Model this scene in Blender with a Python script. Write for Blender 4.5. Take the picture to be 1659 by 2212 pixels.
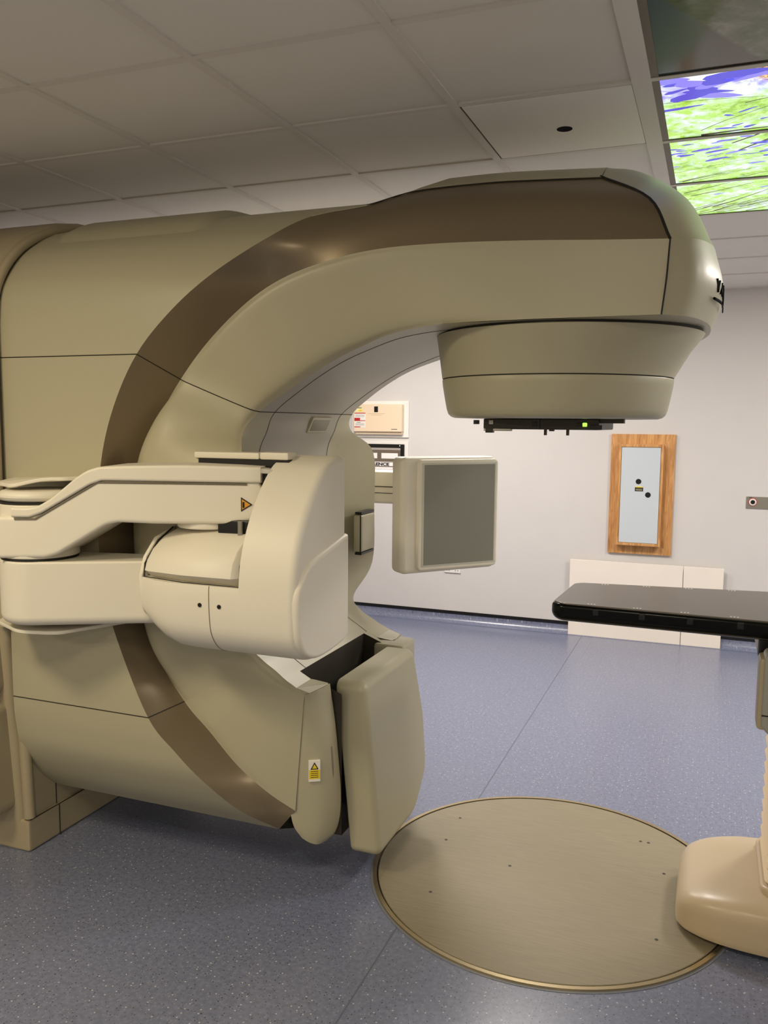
import bpy, bmesh, math, random
from mathutils import Vector, Matrix
from mathutils.geometry import tessellate_polygon
random.seed(7)
sc = bpy.context.scene
for o in list(bpy.data.objects): bpy.data.objects.remove(o)
COL = sc.collection
PI = math.pi

# ------------------------------------------------------------------ camera
CAM = Vector((0.523, -3.110, 1.730))
def make_camera():
    cd = bpy.data.cameras.new('camera'); ob = bpy.data.objects.new('camera', cd); COL.objects.link(ob)
    cd.sensor_fit = 'HORIZONTAL'; cd.sensor_width = 36.0
    cd.lens = 36.0*1819.54/1659.0
    cd.clip_start = 0.05; cd.clip_end = 100
    yaw, pitch, roll = -0.3717, -0.105, 0.0086
    f = Vector((math.sin(yaw)*math.cos(pitch), math.cos(yaw)*math.cos(pitch), math.sin(pitch)))
    r = Vector((math.cos(yaw), -math.sin(yaw), 0)); u = r.cross(f)
    c, s = math.cos(roll), math.sin(roll)
    R, U = c*r+s*u, -s*r+c*u
    m = Matrix(((R.x, U.x, -f.x, CAM.x), (R.y, U.y, -f.y, CAM.y), (R.z, U.z, -f.z, CAM.z), (0, 0, 0, 1)))
    ob.matrix_world = m
    sc.camera = ob
make_camera()

# ------------------------------------------------------------------ world, exposure
w = bpy.data.worlds.new('world'); sc.world = w; w.use_nodes = True
w.node_tree.nodes['Background'].inputs[0].default_value = (0.9, 0.92, 1.0, 1)
w.node_tree.nodes['Background'].inputs[1].default_value = 0.02
sc.view_settings.view_transform = 'Standard'
sc.view_settings.look = 'None'
sc.view_settings.gamma = 1.0
sc.view_settings.use_curve_mapping = False
sc.view_settings.exposure = 0.0

# ------------------------------------------------------------------ room numbers
WALL_Y = 3.876; CEIL = 2.76; XL, XR, YF = -3.6, 3.0, -7.2
GX, GY = -2.116, -0.963          # origin of the 0.6 m ceiling grid
LIGHTS = [  # x, y, colour, watts of the recessed luminaires (grid cells)
    (-1.816, -2.463, (1.0, 0.84, 0.56), 40), (-0.016, -3.063, (1.0, 0.88, 0.64), 26), (-1.816, -5.463, (1.0, 0.87, 0.62), 46), (1.784, -4.863, (1.0, 0.90, 0.72), 40),
    (-1.816, 2.337, (1.0, 0.93, 0.86), 46), (-0.616, 1.737, (1.0, 0.93, 0.86), 47), (1.784, 1.737, (1.0, 0.93, 0.86), 50),
    (2.384, 0.537, (1.0, 0.95, 0.88), 26)]

# ------------------------------------------------------------------ materials
def lin(c):
    c /= 255.0
    return c/12.92 if c <= 0.04045 else ((c+0.055)/1.055)**2.4
def rgb(r, g, b): return (lin(r), lin(g), lin(b), 1)
MATS = {}
def mat(name, col, rough=0.5, metal=0.0, coat=0.0, bump=0.0, bscale=400.0, mottled=0.0, emit=None, spec=None):
    if name in MATS: return MATS[name]
    m = bpy.data.materials.new(name); m.use_nodes = True
    nt = m.node_tree; b = nt.nodes['Principled BSDF']
    b.inputs['Base Color'].default_value = col
    b.inputs['Roughness'].default_value = rough
    b.inputs['Metallic'].default_value = metal
    b.inputs['Coat Weight'].default_value = coat
    b.inputs['Coat Roughness'].default_value = 0.25
    if spec is not None: b.inputs['Specular IOR Level'].default_value = spec
    if emit:
        b.inputs['Emission Color'].default_value = emit[0]; b.inputs['Emission Strength'].default_value = emit[1]
    tc = nt.nodes.new('ShaderNodeTexCoord')
    if mottled > 0:
        n = nt.nodes.new('ShaderNodeTexNoise'); n.inputs['Scale'].default_value = 5.0; n.inputs['Detail'].default_value = 3
        nt.links.new(tc.outputs['Object'], n.inputs['Vector'])
        mx = nt.nodes.new('ShaderNodeMixRGB'); mx.blend_type = 'MULTIPLY'; mx.inputs['Fac'].default_value = 1
        mx.inputs['Color1'].default_value = col
        rmp = nt.nodes.new('ShaderNodeValToRGB')
        rmp.color_ramp.elements[0].color = (1-mottled,)*3+(1,); rmp.color_ramp.elements[1].color = (1, 1, 1, 1)
        rmp.color_ramp.elements[0].position = .3; rmp.color_ramp.elements[1].position = .7
        nt.links.new(n.outputs['Fac'], rmp.inputs['Fac']); nt.links.new(rmp.outputs['Color'], mx.inputs['Color2'])
        nt.links.new(mx.outputs['Color'], b.inputs['Base Color'])
    if bump > 0:
        n = nt.nodes.new('ShaderNodeTexNoise'); n.inputs['Scale'].default_value = bscale; n.inputs['Detail'].default_value = 2
        nt.links.new(tc.outputs['Object'], n.inputs['Vector'])
        bp = nt.nodes.new('ShaderNodeBump'); bp.inputs['Strength'].default_value = bump; bp.inputs['Distance'].default_value = 0.001
        nt.links.new(n.outputs['Fac'], bp.inputs['Height']); nt.links.new(bp.outputs['Normal'], b.inputs['Normal'])
    MATS[name] = m
    return m
M_COVER = mat('putty_cover', rgb(174, 168, 143), .43, coat=.08, bump=.08, bscale=500)
M_BAND = mat('bronze_band', rgb(128, 114, 92), .32, metal=.45, coat=.15, bump=.05, bscale=500)
M_BORE = mat('grey_bore', rgb(172, 167, 155), .45, bump=.08, bscale=500)
M_KV = mat('cream_plastic', rgb(226, 220, 205), .48, bump=.1, bscale=500)
M_STAND = mat('stand_beige', rgb(166, 154, 128), .42, bump=.1, bscale=500)
M_DARK = mat('dark_gap', rgb(30, 27, 22), .7)
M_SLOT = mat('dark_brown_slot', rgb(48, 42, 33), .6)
M_BLACK = mat('black_plastic', rgb(14, 13, 12), .35)
M_GUN = mat('gunmetal', rgb(62, 58, 52), .45, metal=.4)
M_SCREEN = mat('detector_screen', rgb(130, 130, 119), .55, bump=.05, bscale=700)
M_WHITE = mat('white_paint', rgb(236, 232, 226), .5)
M_PVC = mat('white_board', rgb(242, 232, 220), .55, mottled=.03)
M_STEEL = mat('brushed_steel', rgb(170, 168, 160), .35, metal=.9)
M_BRASS = mat('rim_metal', rgb(190, 174, 138), .25, metal=.9)
M_CARBON = mat('carbon_black', rgb(5, 5, 4), .2, spec=.22)
M_CTOP = mat('carbon_top_reflection', rgb(80, 71, 62), .3, coat=.3, mottled=.1)  # greyish reflection on the dark carbon top put into its base colour
M_BASE = mat('couch_beige', rgb(188, 170, 142), .35, coat=.15, bump=.08, bscale=400)
M_BELL = mat('bellows_cream', rgb(216, 196, 166), .6)
M_SMOKE = mat('smoke_grey_plastic', rgb(150, 150, 142), .35)
M_GREEN = mat('green_lamp', rgb(150, 255, 60), .4, emit=((.35, 1, .08, 1), 2.0))
M_YEL = mat('warning_yellow', rgb(235, 205, 30), .5)
M_ORG = mat('warning_orange', rgb(214, 150, 40), .5)
M_RED = mat('label_red', rgb(190, 40, 40), .5)
M_PAPER = mat('label_white', rgb(236, 232, 224), .6)
M_PEACH = mat('panel_cream', rgb(236, 214, 184), .5)
M_PALE = mat('pale_blue_panel', rgb(198, 206, 212), .45)
M_TILE = mat('ceiling_tile', rgb(226, 222, 215), .85, bump=.15, bscale=300, mottled=.02)
M_TBAR = mat('ceiling_bar', rgb(216, 211, 203), .7)
M_WALL = mat('wall_paint', rgb(212, 208, 205), .75, bump=.05, bscale=120, mottled=.02)
M_LED = None

def wood_material():
    m = bpy.data.materials.new('oak_wood'); m.use_nodes = True; nt = m.node_tree; b = nt.nodes['Principled BSDF']
    tc = nt.nodes.new('ShaderNodeTexCoord'); mp = nt.nodes.new('ShaderNodeMapping'); mp.inputs['Scale'].default_value = (22, 22, 2.2)
    n = nt.nodes.new('ShaderNodeTexNoise'); n.inputs['Scale'].default_value = 2.0; n.inputs['Detail'].default_value = 6; n.inputs['Distortion'].default_value = 1.2
    r = nt.nodes.new('ShaderNodeValToRGB')
    r.color_ramp.elements[0].color = rgb(172, 116, 62); r.color_ramp.elements[0].position = .3
    r.color_ramp.elements[1].color = rgb(216, 164, 104); r.color_ramp.elements[1].position = .62
    nt.links.new(tc.outputs['Object'], mp.inputs['Vector']); nt.links.new(mp.outputs['Vector'], n.inputs['Vector'])
    nt.links.new(n.outputs['Fac'], r.inputs['Fac']); nt.links.new(r.outputs['Color'], b.inputs['Base Color'])
    b.inputs['Roughness'].default_value = .45
    return m
M_WOOD = wood_material()

def floor_material():
    m = bpy.data.materials.new('speckled_blue_vinyl'); m.use_nodes = True; nt = m.node_tree; b = nt.nodes['Principled BSDF']
    L = nt.links.new
    tc = nt.nodes.new('ShaderNodeTexCoord')
    n = nt.nodes.new('ShaderNodeTexNoise'); n.inputs['Scale'].default_value = 60; n.inputs['Detail'].default_value = 4
    L(tc.outputs['Object'], n.inputs['Vector'])
    base = nt.nodes.new('ShaderNodeValToRGB')
    base.color_ramp.elements[0].color = rgb(104, 110, 134); base.color_ramp.elements[0].position = .35
    base.color_ramp.elements[1].color = rgb(119, 125, 150); base.color_ramp.elements[1].position = .65
    L(n.outputs['Fac'], base.inputs['Fac'])
    cur = base.outputs['Color']
    for scale, lo, hi, keep, col in ((42, .06, .13, .80, rgb(196, 196, 198)), (46, .06, .13, .80, rgb(38, 38, 46)), (90, .10, .2, .82, rgb(150, 153, 166)), (85, .10, .2, .82, rgb(64, 66, 80))):
        v = nt.nodes.new('ShaderNodeTexVoronoi'); v.voronoi_dimensions = '2D'; v.inputs['Scale'].default_value = scale
        L(tc.outputs['Object'], v.inputs['Vector'])
        r = nt.nodes.new('ShaderNodeMapRange'); r.inputs['From Min'].default_value = hi; r.inputs['From Max'].default_value = lo
        L(v.outputs['Distance'], r.inputs['Value'])
        sep = nt.nodes.new('ShaderNodeSeparateColor'); L(v.outputs['Color'], sep.inputs['Color'])
        g = nt.nodes.new('ShaderNodeMath'); g.operation = 'GREATER_THAN'; g.inputs[1].default_value = keep; L(sep.outputs['Red'], g.inputs[0])
        mu = nt.nodes.new('ShaderNodeMath'); mu.operation = 'MULTIPLY'; L(r.outputs['Result'], mu.inputs[0]); L(g.outputs[0], mu.inputs[1])
        mx = nt.nodes.new('ShaderNodeMixRGB'); mx.inputs['Color2'].default_value = col
        L(mu.outputs[0], mx.inputs['Fac']); L(cur, mx.inputs['Color1']); cur = mx.outputs['Color']
    L(cur, b.inputs['Base Color'])
    b.inputs['Roughness'].default_value = .28
    b.inputs['Specular IOR Level'].default_value = .95
    bp = nt.nodes.new('ShaderNodeBump'); bp.inputs['Strength'].default_value = .12; bp.inputs['Distance'].default_value = .001
    L(n.outputs['Fac'], bp.inputs['Height']); L(bp.outputs['Normal'], b.inputs['Normal'])
    return m
M_FLOOR = floor_material()

def plate_material():
    m = bpy.data.materials.new('worn_bronze_plate'); m.use_nodes = True; nt = m.node_tree; b = nt.nodes['Principled BSDF']; L = nt.links.new
    tc = nt.nodes.new('ShaderNodeTexCoord'); mp = nt.nodes.new('ShaderNodeMapping'); mp.inputs['Scale'].default_value = (3, 90, 1); mp.inputs['Rotation'].default_value = (0, 0, .15)
    n = nt.nodes.new('ShaderNodeTexNoise'); n.inputs['Scale'].default_value = 2.5; n.inputs['Detail'].default_value = 5
    L(tc.outputs['Object'], mp.inputs['Vector']); L(mp.outputs['Vector'], n.inputs['Vector'])
    r = nt.nodes.new('ShaderNodeValToRGB')
    r.color_ramp.elements[0].color = rgb(130, 120, 98); r.color_ramp.elements[0].position = .3
    r.color_ramp.elements[1].color = rgb(144, 134, 111); r.color_ramp.elements[1].position = .7
    L(n.outputs['Fac'], r.inputs['Fac']); L(r.outputs['Color'], b.inputs['Base Color'])
    b.inputs['Roughness'].default_value = .5; b.inputs['Metallic'].default_value = .1
    return m
M_PLATE = plate_material()

def sky_panel_material(name, lit, seed):
    """backlit photograph print: spring leaves, bluebells and twigs"""
    m = bpy.data.materials.new(name); m.use_nodes = True; nt = m.node_tree; b = nt.nodes['Principled BSDF']; L = nt.links.new
    tc = nt.nodes.new('ShaderNodeTexCoord'); mp = nt.nodes.new('ShaderNodeMapping'); mp.inputs['Location'].default_value = (seed*3.1, seed*1.7, 0)
    L(tc.outputs['Object'], mp.inputs['Vector'])
    def noise(scale, detail=5, dist=0.0, vec=None, rough=.6):
        n = nt.nodes.new('ShaderNodeTexNoise'); n.inputs['Scale'].default_value = scale; n.inputs['Detail'].default_value = detail
        n.inputs['Distortion'].default_value = dist; n.inputs['Roughness'].default_value = rough
        L(vec or mp.outputs['Vector'], n.inputs['Vector']); return n.outputs['Fac']
    def ramp(src, stops):
        r = nt.nodes.new('ShaderNodeValToRGB'); cr = r.color_ramp
        while len(cr.elements) < len(stops): cr.elements.new(.5)
        for e, (p, c) in zip(cr.elements, stops): e.position = p; e.color = c
        L(src, r.inputs['Fac']); return r.outputs['Color']
    def mix(fac, a, c2):
        x = nt.nodes.new('ShaderNodeMixRGB'); L(fac, x.inputs['Fac']); L(a, x.inputs['Color1'])
        if isinstance(c2, tuple): x.inputs['Color2'].default_value = c2
        else: L(c2, x.inputs['Color2'])
        return x.outputs['Color']
    Bk, Wh = (0, 0, 0, 1), (1, 1, 1, 1)
    leaves = ramp(noise(16, 8, .6, rough=.75), [(.32, rgb(96, 140, 30)), (.46, rgb(150, 200, 60)), (.56, rgb(190, 232, 130)), (.66, rgb(216, 244, 238))])
    glow = ramp(noise(5, 3), [(.40, Bk), (.58, Wh)])
    img = mix(glow, leaves, ramp(noise(22, 5, .4), [(.42, rgb(172, 222, 100)), (.6, rgb(222, 242, 244))]))
    if seed == 1:   # pale out-of-focus petals at the end next to the unlit panel
        sx = nt.nodes.new('ShaderNodeSeparateXYZ'); L(tc.outputs['Object'], sx.inputs['Vector'])
        a = nt.nodes.new('ShaderNodeMath'); a.operation = 'MULTIPLY_ADD'; a.inputs[1].default_value = -.35; L(noise(5, 3), a.inputs[0]); L(sx.outputs['Y'], a.inputs[2])
        g = nt.nodes.new('ShaderNodeMapRange'); g.inputs['From Min'].default_value = -.22; g.inputs['From Max'].default_value = -.30; L(a.outputs[0], g.inputs['Value'])
        img = mix(g.outputs['Result'], img, ramp(noise(6, 4, 1.2), [(.36, rgb(120, 118, 240)), (.47, rgb(190, 190, 255)), (.55, rgb(240, 246, 255))]))
        a2 = nt.nodes.new('ShaderNodeMath'); a2.operation = 'MULTIPLY_ADD'; a2.inputs[1].default_value = -1.0; L(sx.outputs['X'], a2.inputs[0]); L(sx.outputs['Y'], a2.inputs[2])
        g2 = nt.nodes.new('ShaderNodeMapRange'); g2.inputs['From Min'].default_value = -.18; g2.inputs['From Max'].default_value = -.22; L(a2.outputs[0], g2.inputs['Value'])
        img = mix(g2.outputs['Result'], img, ramp(noise(30, 4, 2.5), [(.42, rgb(90, 66, 30)), (.52, rgb(236, 180, 96)), (.62, rgb(252, 222, 160))]))
    b.inputs['Roughness'].default_value = .12
    if lit:
        L(img, b.inputs['Emission Color']); b.inputs['Emission Strength'].default_value = 1.2
        b.inputs['Base Color'].default_value = (.03, .03, .03, 1)
    else:
        sx = nt.nodes.new('ShaderNodeSeparateXYZ'); L(tc.outputs['Object'], sx.inputs['Vector'])
        a2 = nt.nodes.new('ShaderNodeMath'); a2.operation = 'MULTIPLY_ADD'; a2.inputs[1].default_value = -1.87; L(sx.outputs['X'], a2.inputs[0]); L(sx.outputs['Y'], a2.inputs[2])
        g2 = nt.nodes.new('ShaderNodeMapRange'); g2.inputs['From Min'].default_value = .245; g2.inputs['From Max'].default_value = .275; L(a2.outputs[0], g2.inputs['Value'])
        pic = ramp(noise(9, 6, .4), [(.35, rgb(70, 82, 50)), (.5, rgb(104, 112, 84)), (.64, rgb(146, 146, 134))])
        gx = nt.nodes.new('ShaderNodeMapRange'); gx.inputs['From Min'].default_value = -.27; gx.inputs['From Max'].default_value = .02; L(sx.outputs['X'], gx.inputs['Value'])
        pic2 = ramp(gx.outputs['Result'], [(.3, rgb(84, 100, 102)), (.6, rgb(84, 72, 64))])
        img = mix(g2.outputs['Result'], pic, pic2)
        L(img, b.inputs['Base Color'])
    return m

# ------------------------------------------------------------------ mesh helpers
def link(name, me, parent=None):
    o = bpy.data.objects.new(name, me); COL.objects.link(o)
    if parent: o.parent = parent
    return o
def weighted(o):
    md = o.modifiers.new('weighted_normal', 'WEIGHTED_NORMAL'); md.keep_sharp = True; md.weight = 60
    return o
def build(name, verts, faces, m, parent=None, scale=1.0, smooth=35, origin=None, merge=True):
    """one mesh object; vertices are world coordinates"""
    bm = bmesh.new()
    vs = [bm.verts.new(Vector(v)*scale) for v in verts]
    for f in faces:
        if len(set(f)) < 3: continue
        try: bm.faces.new([vs[i] for i in f])
        except ValueError: pass
    if merge: bmesh.ops.remove_doubles(bm, verts=bm.verts, dist=1e-5)
    bmesh.ops.recalc_face_normals(bm, faces=bm.faces)
    return finish(name, bm, m, parent, smooth, origin)
def finish(name, bm, m, parent=None, smooth=35, origin=None):
    me = bpy.data.meshes.new(name)
    off = Vector((0, 0, 0))
    if parent is not None:
        p = parent
        while p is not None: off += p.location; p = p.parent
    if origin is None and bm.verts:
        lo = Vector((min(v.co.x for v in bm.verts), min(v.co.y for v in bm.verts), min(v.co.z for v in bm.verts)))
        hi = Vector((max(v.co.x for v in bm.verts), max(v.co.y for v in bm.verts), max(v.co.z for v in bm.verts)))
        origin = (lo+hi)/2
    origin = Vector(origin)
    for v in bm.verts: v.co -= origin
    bm.to_mesh(me); bm.free()
    if smooth:
        for p in me.polygons: p.use_smooth = True
        me.set_sharp_from_angle(angle=math.radians(smooth))
    me.materials.append(m)
    o = link(name, me, parent)
    o.location = origin-off
    return o
def tag(o, label, cat, group=None, kind=None):
    if label: o['label'] = label
    if cat: o['category'] = cat
    if group: o['group'] = group
    if kind: o['kind'] = kind
    return o
def thing(name, loc, label, cat, group=None):
    o = bpy.data.objects.new(name, None); COL.objects.link(o); o.location = loc; o.empty_display_size = .1
    return tag(o, label, cat, group)
def box(name, lo, hi, m, parent=None, r=0.0, scale=1.0, seg=2, rot=None, origin=None, smooth=35):
    lo = Vector(lo)*scale; hi = Vector(hi)*scale; r *= scale
    bm = bmesh.new()
    bmesh.ops.create_cube(bm, size=1.0)
    for v in bm.verts: v.co = Vector((lo[i]+(v.co[i]+.5)*(hi[i]-lo[i]) for i in range(3)))
    if r > 0:
        bmesh.ops.bevel(bm, geom=list(bm.edges), offset=min(r, .49*min(hi[i]-lo[i] for i in range(3))), segments=seg, profile=.5, affect='EDGES')
    if rot: bmesh.ops.rotate(bm, verts=bm.verts, cent=rot[0], matrix=rot[1])
    o = finish(name, bm, m, parent, smooth, origin)
    return weighted(o) if r > 0 and smooth else o
def cr(P, n, closed=False):
    """Catmull-Rom through the points, n samples per interval"""
    P = [Vector(p) for p in P]; out = []
    k = len(P); rng = k if closed else k-1
    for i in range(rng):
        p1, p2 = P[i % k], P[(i+1) % k]
        p0 = P[(i-1) % k] if (closed or i > 0) else p1*2-p2
        p3 = P[(i+2) % k] if (closed or i+2 < k) else p2*2-p1
        for j in range(n):
            t = j/n
            out.append(.5*((2*p1)+(p2-p0)*t+(2*p0-5*p1+4*p2-p3)*t*t+(3*p1-p0-3*p2+p3)*t**3))
    if not closed: out.append(P[-1])
    return out
def grid_faces(nr, nc, base=0, closed=False):
    f = []
    for i in range(nr-1):
        for j in range(nc if closed else nc-1):
            a = base+i*nc+j; b_ = base+i*nc+(j+1) % nc
            f.append((a, b_, b_+nc, a+nc))
    return f
def loft(name, rows, m, parent=None, scale=1.0, smooth=35, cap=False, closed=False):
    nc = len(rows[0]); v = [p for r in rows for p in r]; f = grid_faces(len(rows), nc, 0, closed)
    if cap: f.append(tuple(range(nc))); f.append(tuple(range((len(rows)-1)*nc, len(rows)*nc)))
    return build(name, v, f, m, parent, scale, smooth)
def round_poly(P, r, seg=5):
    """round the corners of a 2-D polygon; r one number or one per corner"""
    n = len(P); out = []
    for i in range(n):
        p0, p1, p2 = Vector(P[i-1]), Vector(P[i]), Vector(P[(i+1) % n])
        ri = r[i] if isinstance(r, (list, tuple)) else r
        a, b_ = (p0-p1), (p2-p1); la, lb = a.length, b_.length; a.normalize(); b_.normalize()
        ang = a.angle(b_)
        if ri <= 0 or ang > PI-.02: out.append(p1); continue
        d = min(ri/math.tan(ang/2), la*.49, lb*.49); rr = d*math.tan(ang/2)
        c = p1+(a+b_).normalized()*(rr/math.sin(ang/2))
        s, e = p1+a*d, p1+b_*d
        a0 = math.atan2(s.y-c.y, s.x-c.x); a1 = math.atan2(e.y-c.y, e.x-c.x)
        da = (a1-a0+PI) % (2*PI)-PI
        for j in range(seg+1): out.append(Vector((c.x+rr*math.cos(a0+da*j/seg), c.y+rr*math.sin(a0+da*j/seg))))
    return out
def prism(name, P, axis, lo, hi, m, parent=None, r=0.0, r2=None, seg=3, scale=1.0, smooth=35, xf=None, tess=False):
    """extrude a 2-D outline along an axis with rounded rims (r at lo, r2 at hi)"""
    r2 = r if r2 is None else r2
    P = [Vector(p[:2]) for p in P]
    area = sum(P[i-1].x*P[i].y-P[i].x*P[i-1].y for i in range(len(P)))
    if area < 0: P = P[::-1]
    n = len(P)
    nor = []
    for i in range(n):
        e1 = (P[i]-P[i-1]); e2 = (P[(i+1) % n]-P[i])
        n1 = Vector((-e1.y, e1.x)); n2 = Vector((-e2.y, e2.x))
        if n1.length > 0: n1.normalize()
        if n2.length > 0: n2.normalize()
        s = n1+n2
        s = s/max(s.length**2/2, .3) if s.length > 1e-6 else n1
        nor.append(s)
    rings = []
    def ring(ins, h): rings.append([(p+q*ins, h) for p, q in zip(P, nor)])
    if r > 0:
        for j in range(seg+1):
            t = PI/2*j/seg; ring(r*(1-math.sin(t)), lo+r*(1-math.cos(t)))
    else: ring(0, lo)
    if r2 > 0:
        for j in range(seg+1):
            t = PI/2*j/seg; ring(r2*(1-math.cos(t)), hi-r2*(1-math.sin(t)))
    else: ring(0, hi)
    def to3(p, h):
        q = {'X': (h, p.x, p.y), 'Y': (p.x, h, p.y), 'Z': (p.x, p.y, h)}[axis]
        return xf(Vector(q)) if xf else q
    v = [to3(p, h) for R in rings for p, h in R]
    f = grid_faces(len(rings), n, 0, True)
    for k0, rg in ((0, rings[0]), ((len(rings)-1)*n, rings[-1])):
        if tess: f += [tuple(k0+i for i in tr) for tr in tessellate_polygon([[Vector((p.x, p.y, 0)) for p, h in rg]])]
        else: f.append(tuple(range(k0, k0+n)))
    o = build(name, v, f, m, parent, scale, smooth, merge=False)
    return weighted(o) if smooth and (r > 0 or r2 > 0) else o
def tube(name, path, r, m, parent=None, sides=6, scale=1.0):
    path = [Vector(p) for p in path]; v = []; n = len(path)
    up = None
    for i, p in enumerate(path):
        d = (path[min(i+1, n-1)]-path[max(i-1, 0)])
        if d.length < 1e-9: d = Vector((1, 0, 0))
        d.normalize()
        if up is None:
            up = d.orthogonal().normalized()
        up = (up-d*up.dot(d)); up = up.normalized() if up.length > 1e-6 else d.orthogonal().normalized()
        q = d.cross(up)
        for k in range(sides):
            a = 2*PI*k/sides; v.append(p+up*r*math.cos(a)+q*r*math.sin(a))
    f = grid_faces(n, sides, 0, True); f.append(tuple(range(sides))); f.append(tuple(range((n-1)*sides, n*sides)))
    return build(name, v, f, m, parent, scale, 60, merge=False)
def lathe(name, prof, cx, cy, m, parent=None, seg=64, scale=1.0, smooth=35):
    """prof: (r, z) pairs from the bottom up, or (r, z, dx) with a shifted centre"""
    v = []; nr = len(prof)
    for p in prof:
        dx = p[2] if len(p) > 2 else 0
        for k in range(seg):
            a = 2*PI*k/seg; v.append((cx+dx+p[0]*math.cos(a), cy+p[0]*math.sin(a), p[1]))
    f = grid_faces(nr, seg, 0, True)
    f.append(tuple(range(seg))); f.append(tuple(range((nr-1)*seg, nr*seg)))
    return build(name, v, f, m, parent, scale, smooth, merge=False)
def cyl(name, c, r, h, axis, m, parent=None, seg=24, scale=1.0, bev=0.0):
    P = [(c[{'X': 1, 'Y': 0, 'Z': 0}[axis]]+r*math.cos(2*PI*k/seg), c[{'X': 2, 'Y': 2, 'Z': 1}[axis]]+r*math.sin(2*PI*k/seg)) for k in range(seg)]
    a = c['XYZ'.index(axis)]
    return prism(name, P, axis, a-h/2, a+h/2, m, parent, r=bev, scale=scale)
def text_mesh(name, body, size, m, parent, mw, extrude=.0008, xscale=1.0, bold=.018):
    cu = bpy.data.curves.new(name, 'FONT'); cu.body = body; cu.size = size; cu.extrude = extrude; cu.offset = size*bold
    tmp = bpy.data.objects.new(name, cu); COL.objects.link(tmp)
    dg = bpy.context.evaluated_depsgraph_get(); dg.update()
    me = bpy.data.meshes.new_from_object(tmp.evaluated_get(dg))
    bpy.data.objects.remove(tmp); bpy.data.curves.remove(cu)
    for v in me.vertices: v.co.x *= xscale
    bm = bmesh.new(); bm.from_mesh(me); bpy.data.meshes.remove(me)
    bm.transform(mw)
    return finish(name, bm, m, parent, 0)
def mirror(rows): return [[Vector((p[0], -p[1], p[2])) for p in r] for r in rows]

# ================================================================== THE ROOM
def room():
    fl = build('floor', [(XL, YF, 0), (XR, YF, 0), (XR, WALL_Y, 0), (XL, WALL_Y, 0)], [(0, 1, 2, 3)], M_FLOOR, smooth=0, origin=(0, 0, 0))
    tag(fl, None, None, kind='structure')
    seam_m = mat('vinyl_weld', rgb(98, 102, 120), .4)
    for x in (-0.42, -2.42, 1.58):
        box('weld_seam', (x-.0025, YF+.01, .0), (x+.0025, WALL_Y-.06, .0008), seam_m, fl, smooth=0)
    def wall(name, lo, hi):
        return tag(box(name, lo, hi, M_WALL, smooth=0), None, None, kind='structure')
    wall('wall_back', (XL-.1, WALL_Y, 0), (XR+.1, WALL_Y+.12, CEIL+.1))
    wall('wall_left', (XL-.12, YF, 0), (XL, WALL_Y, CEIL+.1))
    wall('wall_right', (XR, YF, 0), (XR+.12, WALL_Y, CEIL+.1))
    wall('wall_front', (XL-.1, YF-.12, 0), (XR+.1, YF, CEIL+.1))
    # coved vinyl skirting with a black capping strip
    P = [(WALL_Y-.06+.06*math.sin(t), .06-.06*math.cos(t)) for t in [PI/2*k/8 for k in range(9)]]
    v = []; f = []
    pts = [(y-.002, z+.001) for y, z in P]+[(WALL_Y-.002, .072)]
    for x in (XL, XR): v += [(x, y, z) for y, z in pts]
    n = len(pts)
    for i in range(n-1): f.append((i, i+1, n+i+1, n+i))
    bb = build('baseboard_back', v, f, M_FLOOR, smooth=60, origin=(0, 0, 0)); tag(bb, None, None, kind='structure')
    box('capping_strip', (XL, WALL_Y-.006, .072), (XR, WALL_Y, .100), M_BLACK, bb, r=.002)
    # ceiling: void slab, grid bars and single tiles
    slab = tag(box('ceiling', (XL-.1, YF-.1, CEIL+.06), (XR+.1, WALL_Y+.1, CEIL+.16), M_TBAR, smooth=0), None, None, kind='structure')
    i0, i1 = -3, 8; j0, j1 = -11, 8
    cells_light = {(round((x-GX-.3)/.6), round((y-GY-.3)/.6)) for x, y, _, _ in LIGHTS}
    sky = {(4, j) for j in range(0, 4)} | {(5, j) for j in range(0, 4)}
    tm = None
    for i in range(i0, i1+1):
        for j in range(j0, j1+1):
            x0, y0 = GX+.6*i, GY+.6*j
            if (i, j) in cells_light or (i, j) in sky: continue
            a, b_ = max(x0+.004, XL), min(x0+.596, XR); c, d = max(y0+.004, YF), min(y0+.596, WALL_Y)
            if b_-a < .02 or d-c < .02: continue
            full = (b_-a > .59 and d-c > .59)
            if (i, j) == (3, 1):
                box('ceiling_tile', (x0+.020, y0+.018, CEIL-.004), (x0+.556, y0+.582, CEIL+.012), mat('paler_tile', rgb(240, 237, 230), .8), slab, r=.002, seg=1, smooth=0)
                box('tile_gap', (x0+.012, y0+.012, CEIL+.0035), (x0+.562, y0+.588, CEIL+.006), M_DARK, slab, smooth=0); continue
            if full and tm:
                o = link('ceiling_tile', tm, slab); o.location = Vector((x0+.3, y0+.3, CEIL+.01))-slab.location
                continue
            o = box('ceiling_tile', (a, c, CEIL+.003), (b_, d, CEIL+.018), M_TILE, slab, r=.0025, seg=1, smooth=0)
            if full: tm = o.data; o.location = Vector((x0+.3, y0+.3, CEIL+.01))-slab.location
    for i in range(i0, i1+2):
        x = GX+.6*i
        if XL < x < XR: box('grid_bar', (x-.014, YF, CEIL-.004), (x+.014, WALL_Y, CEIL+.003), M_TBAR, slab, smooth=0)
    for j in range(j0, j1+2):
        y = GY+.6*j
        if YF < y < WALL_Y: box('grid_bar', (XL, y-.012, CEIL-.003), (XR, y+.012, CEIL+.0025), M_TBAR, slab, smooth=0)
    cyl('laser_aperture', (-.013, -.032, CEIL-.0035), .027, .003, 'Z', mat('void_black', rgb(4, 4, 4), .9, spec=.1), slab, seg=32)
room()

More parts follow.
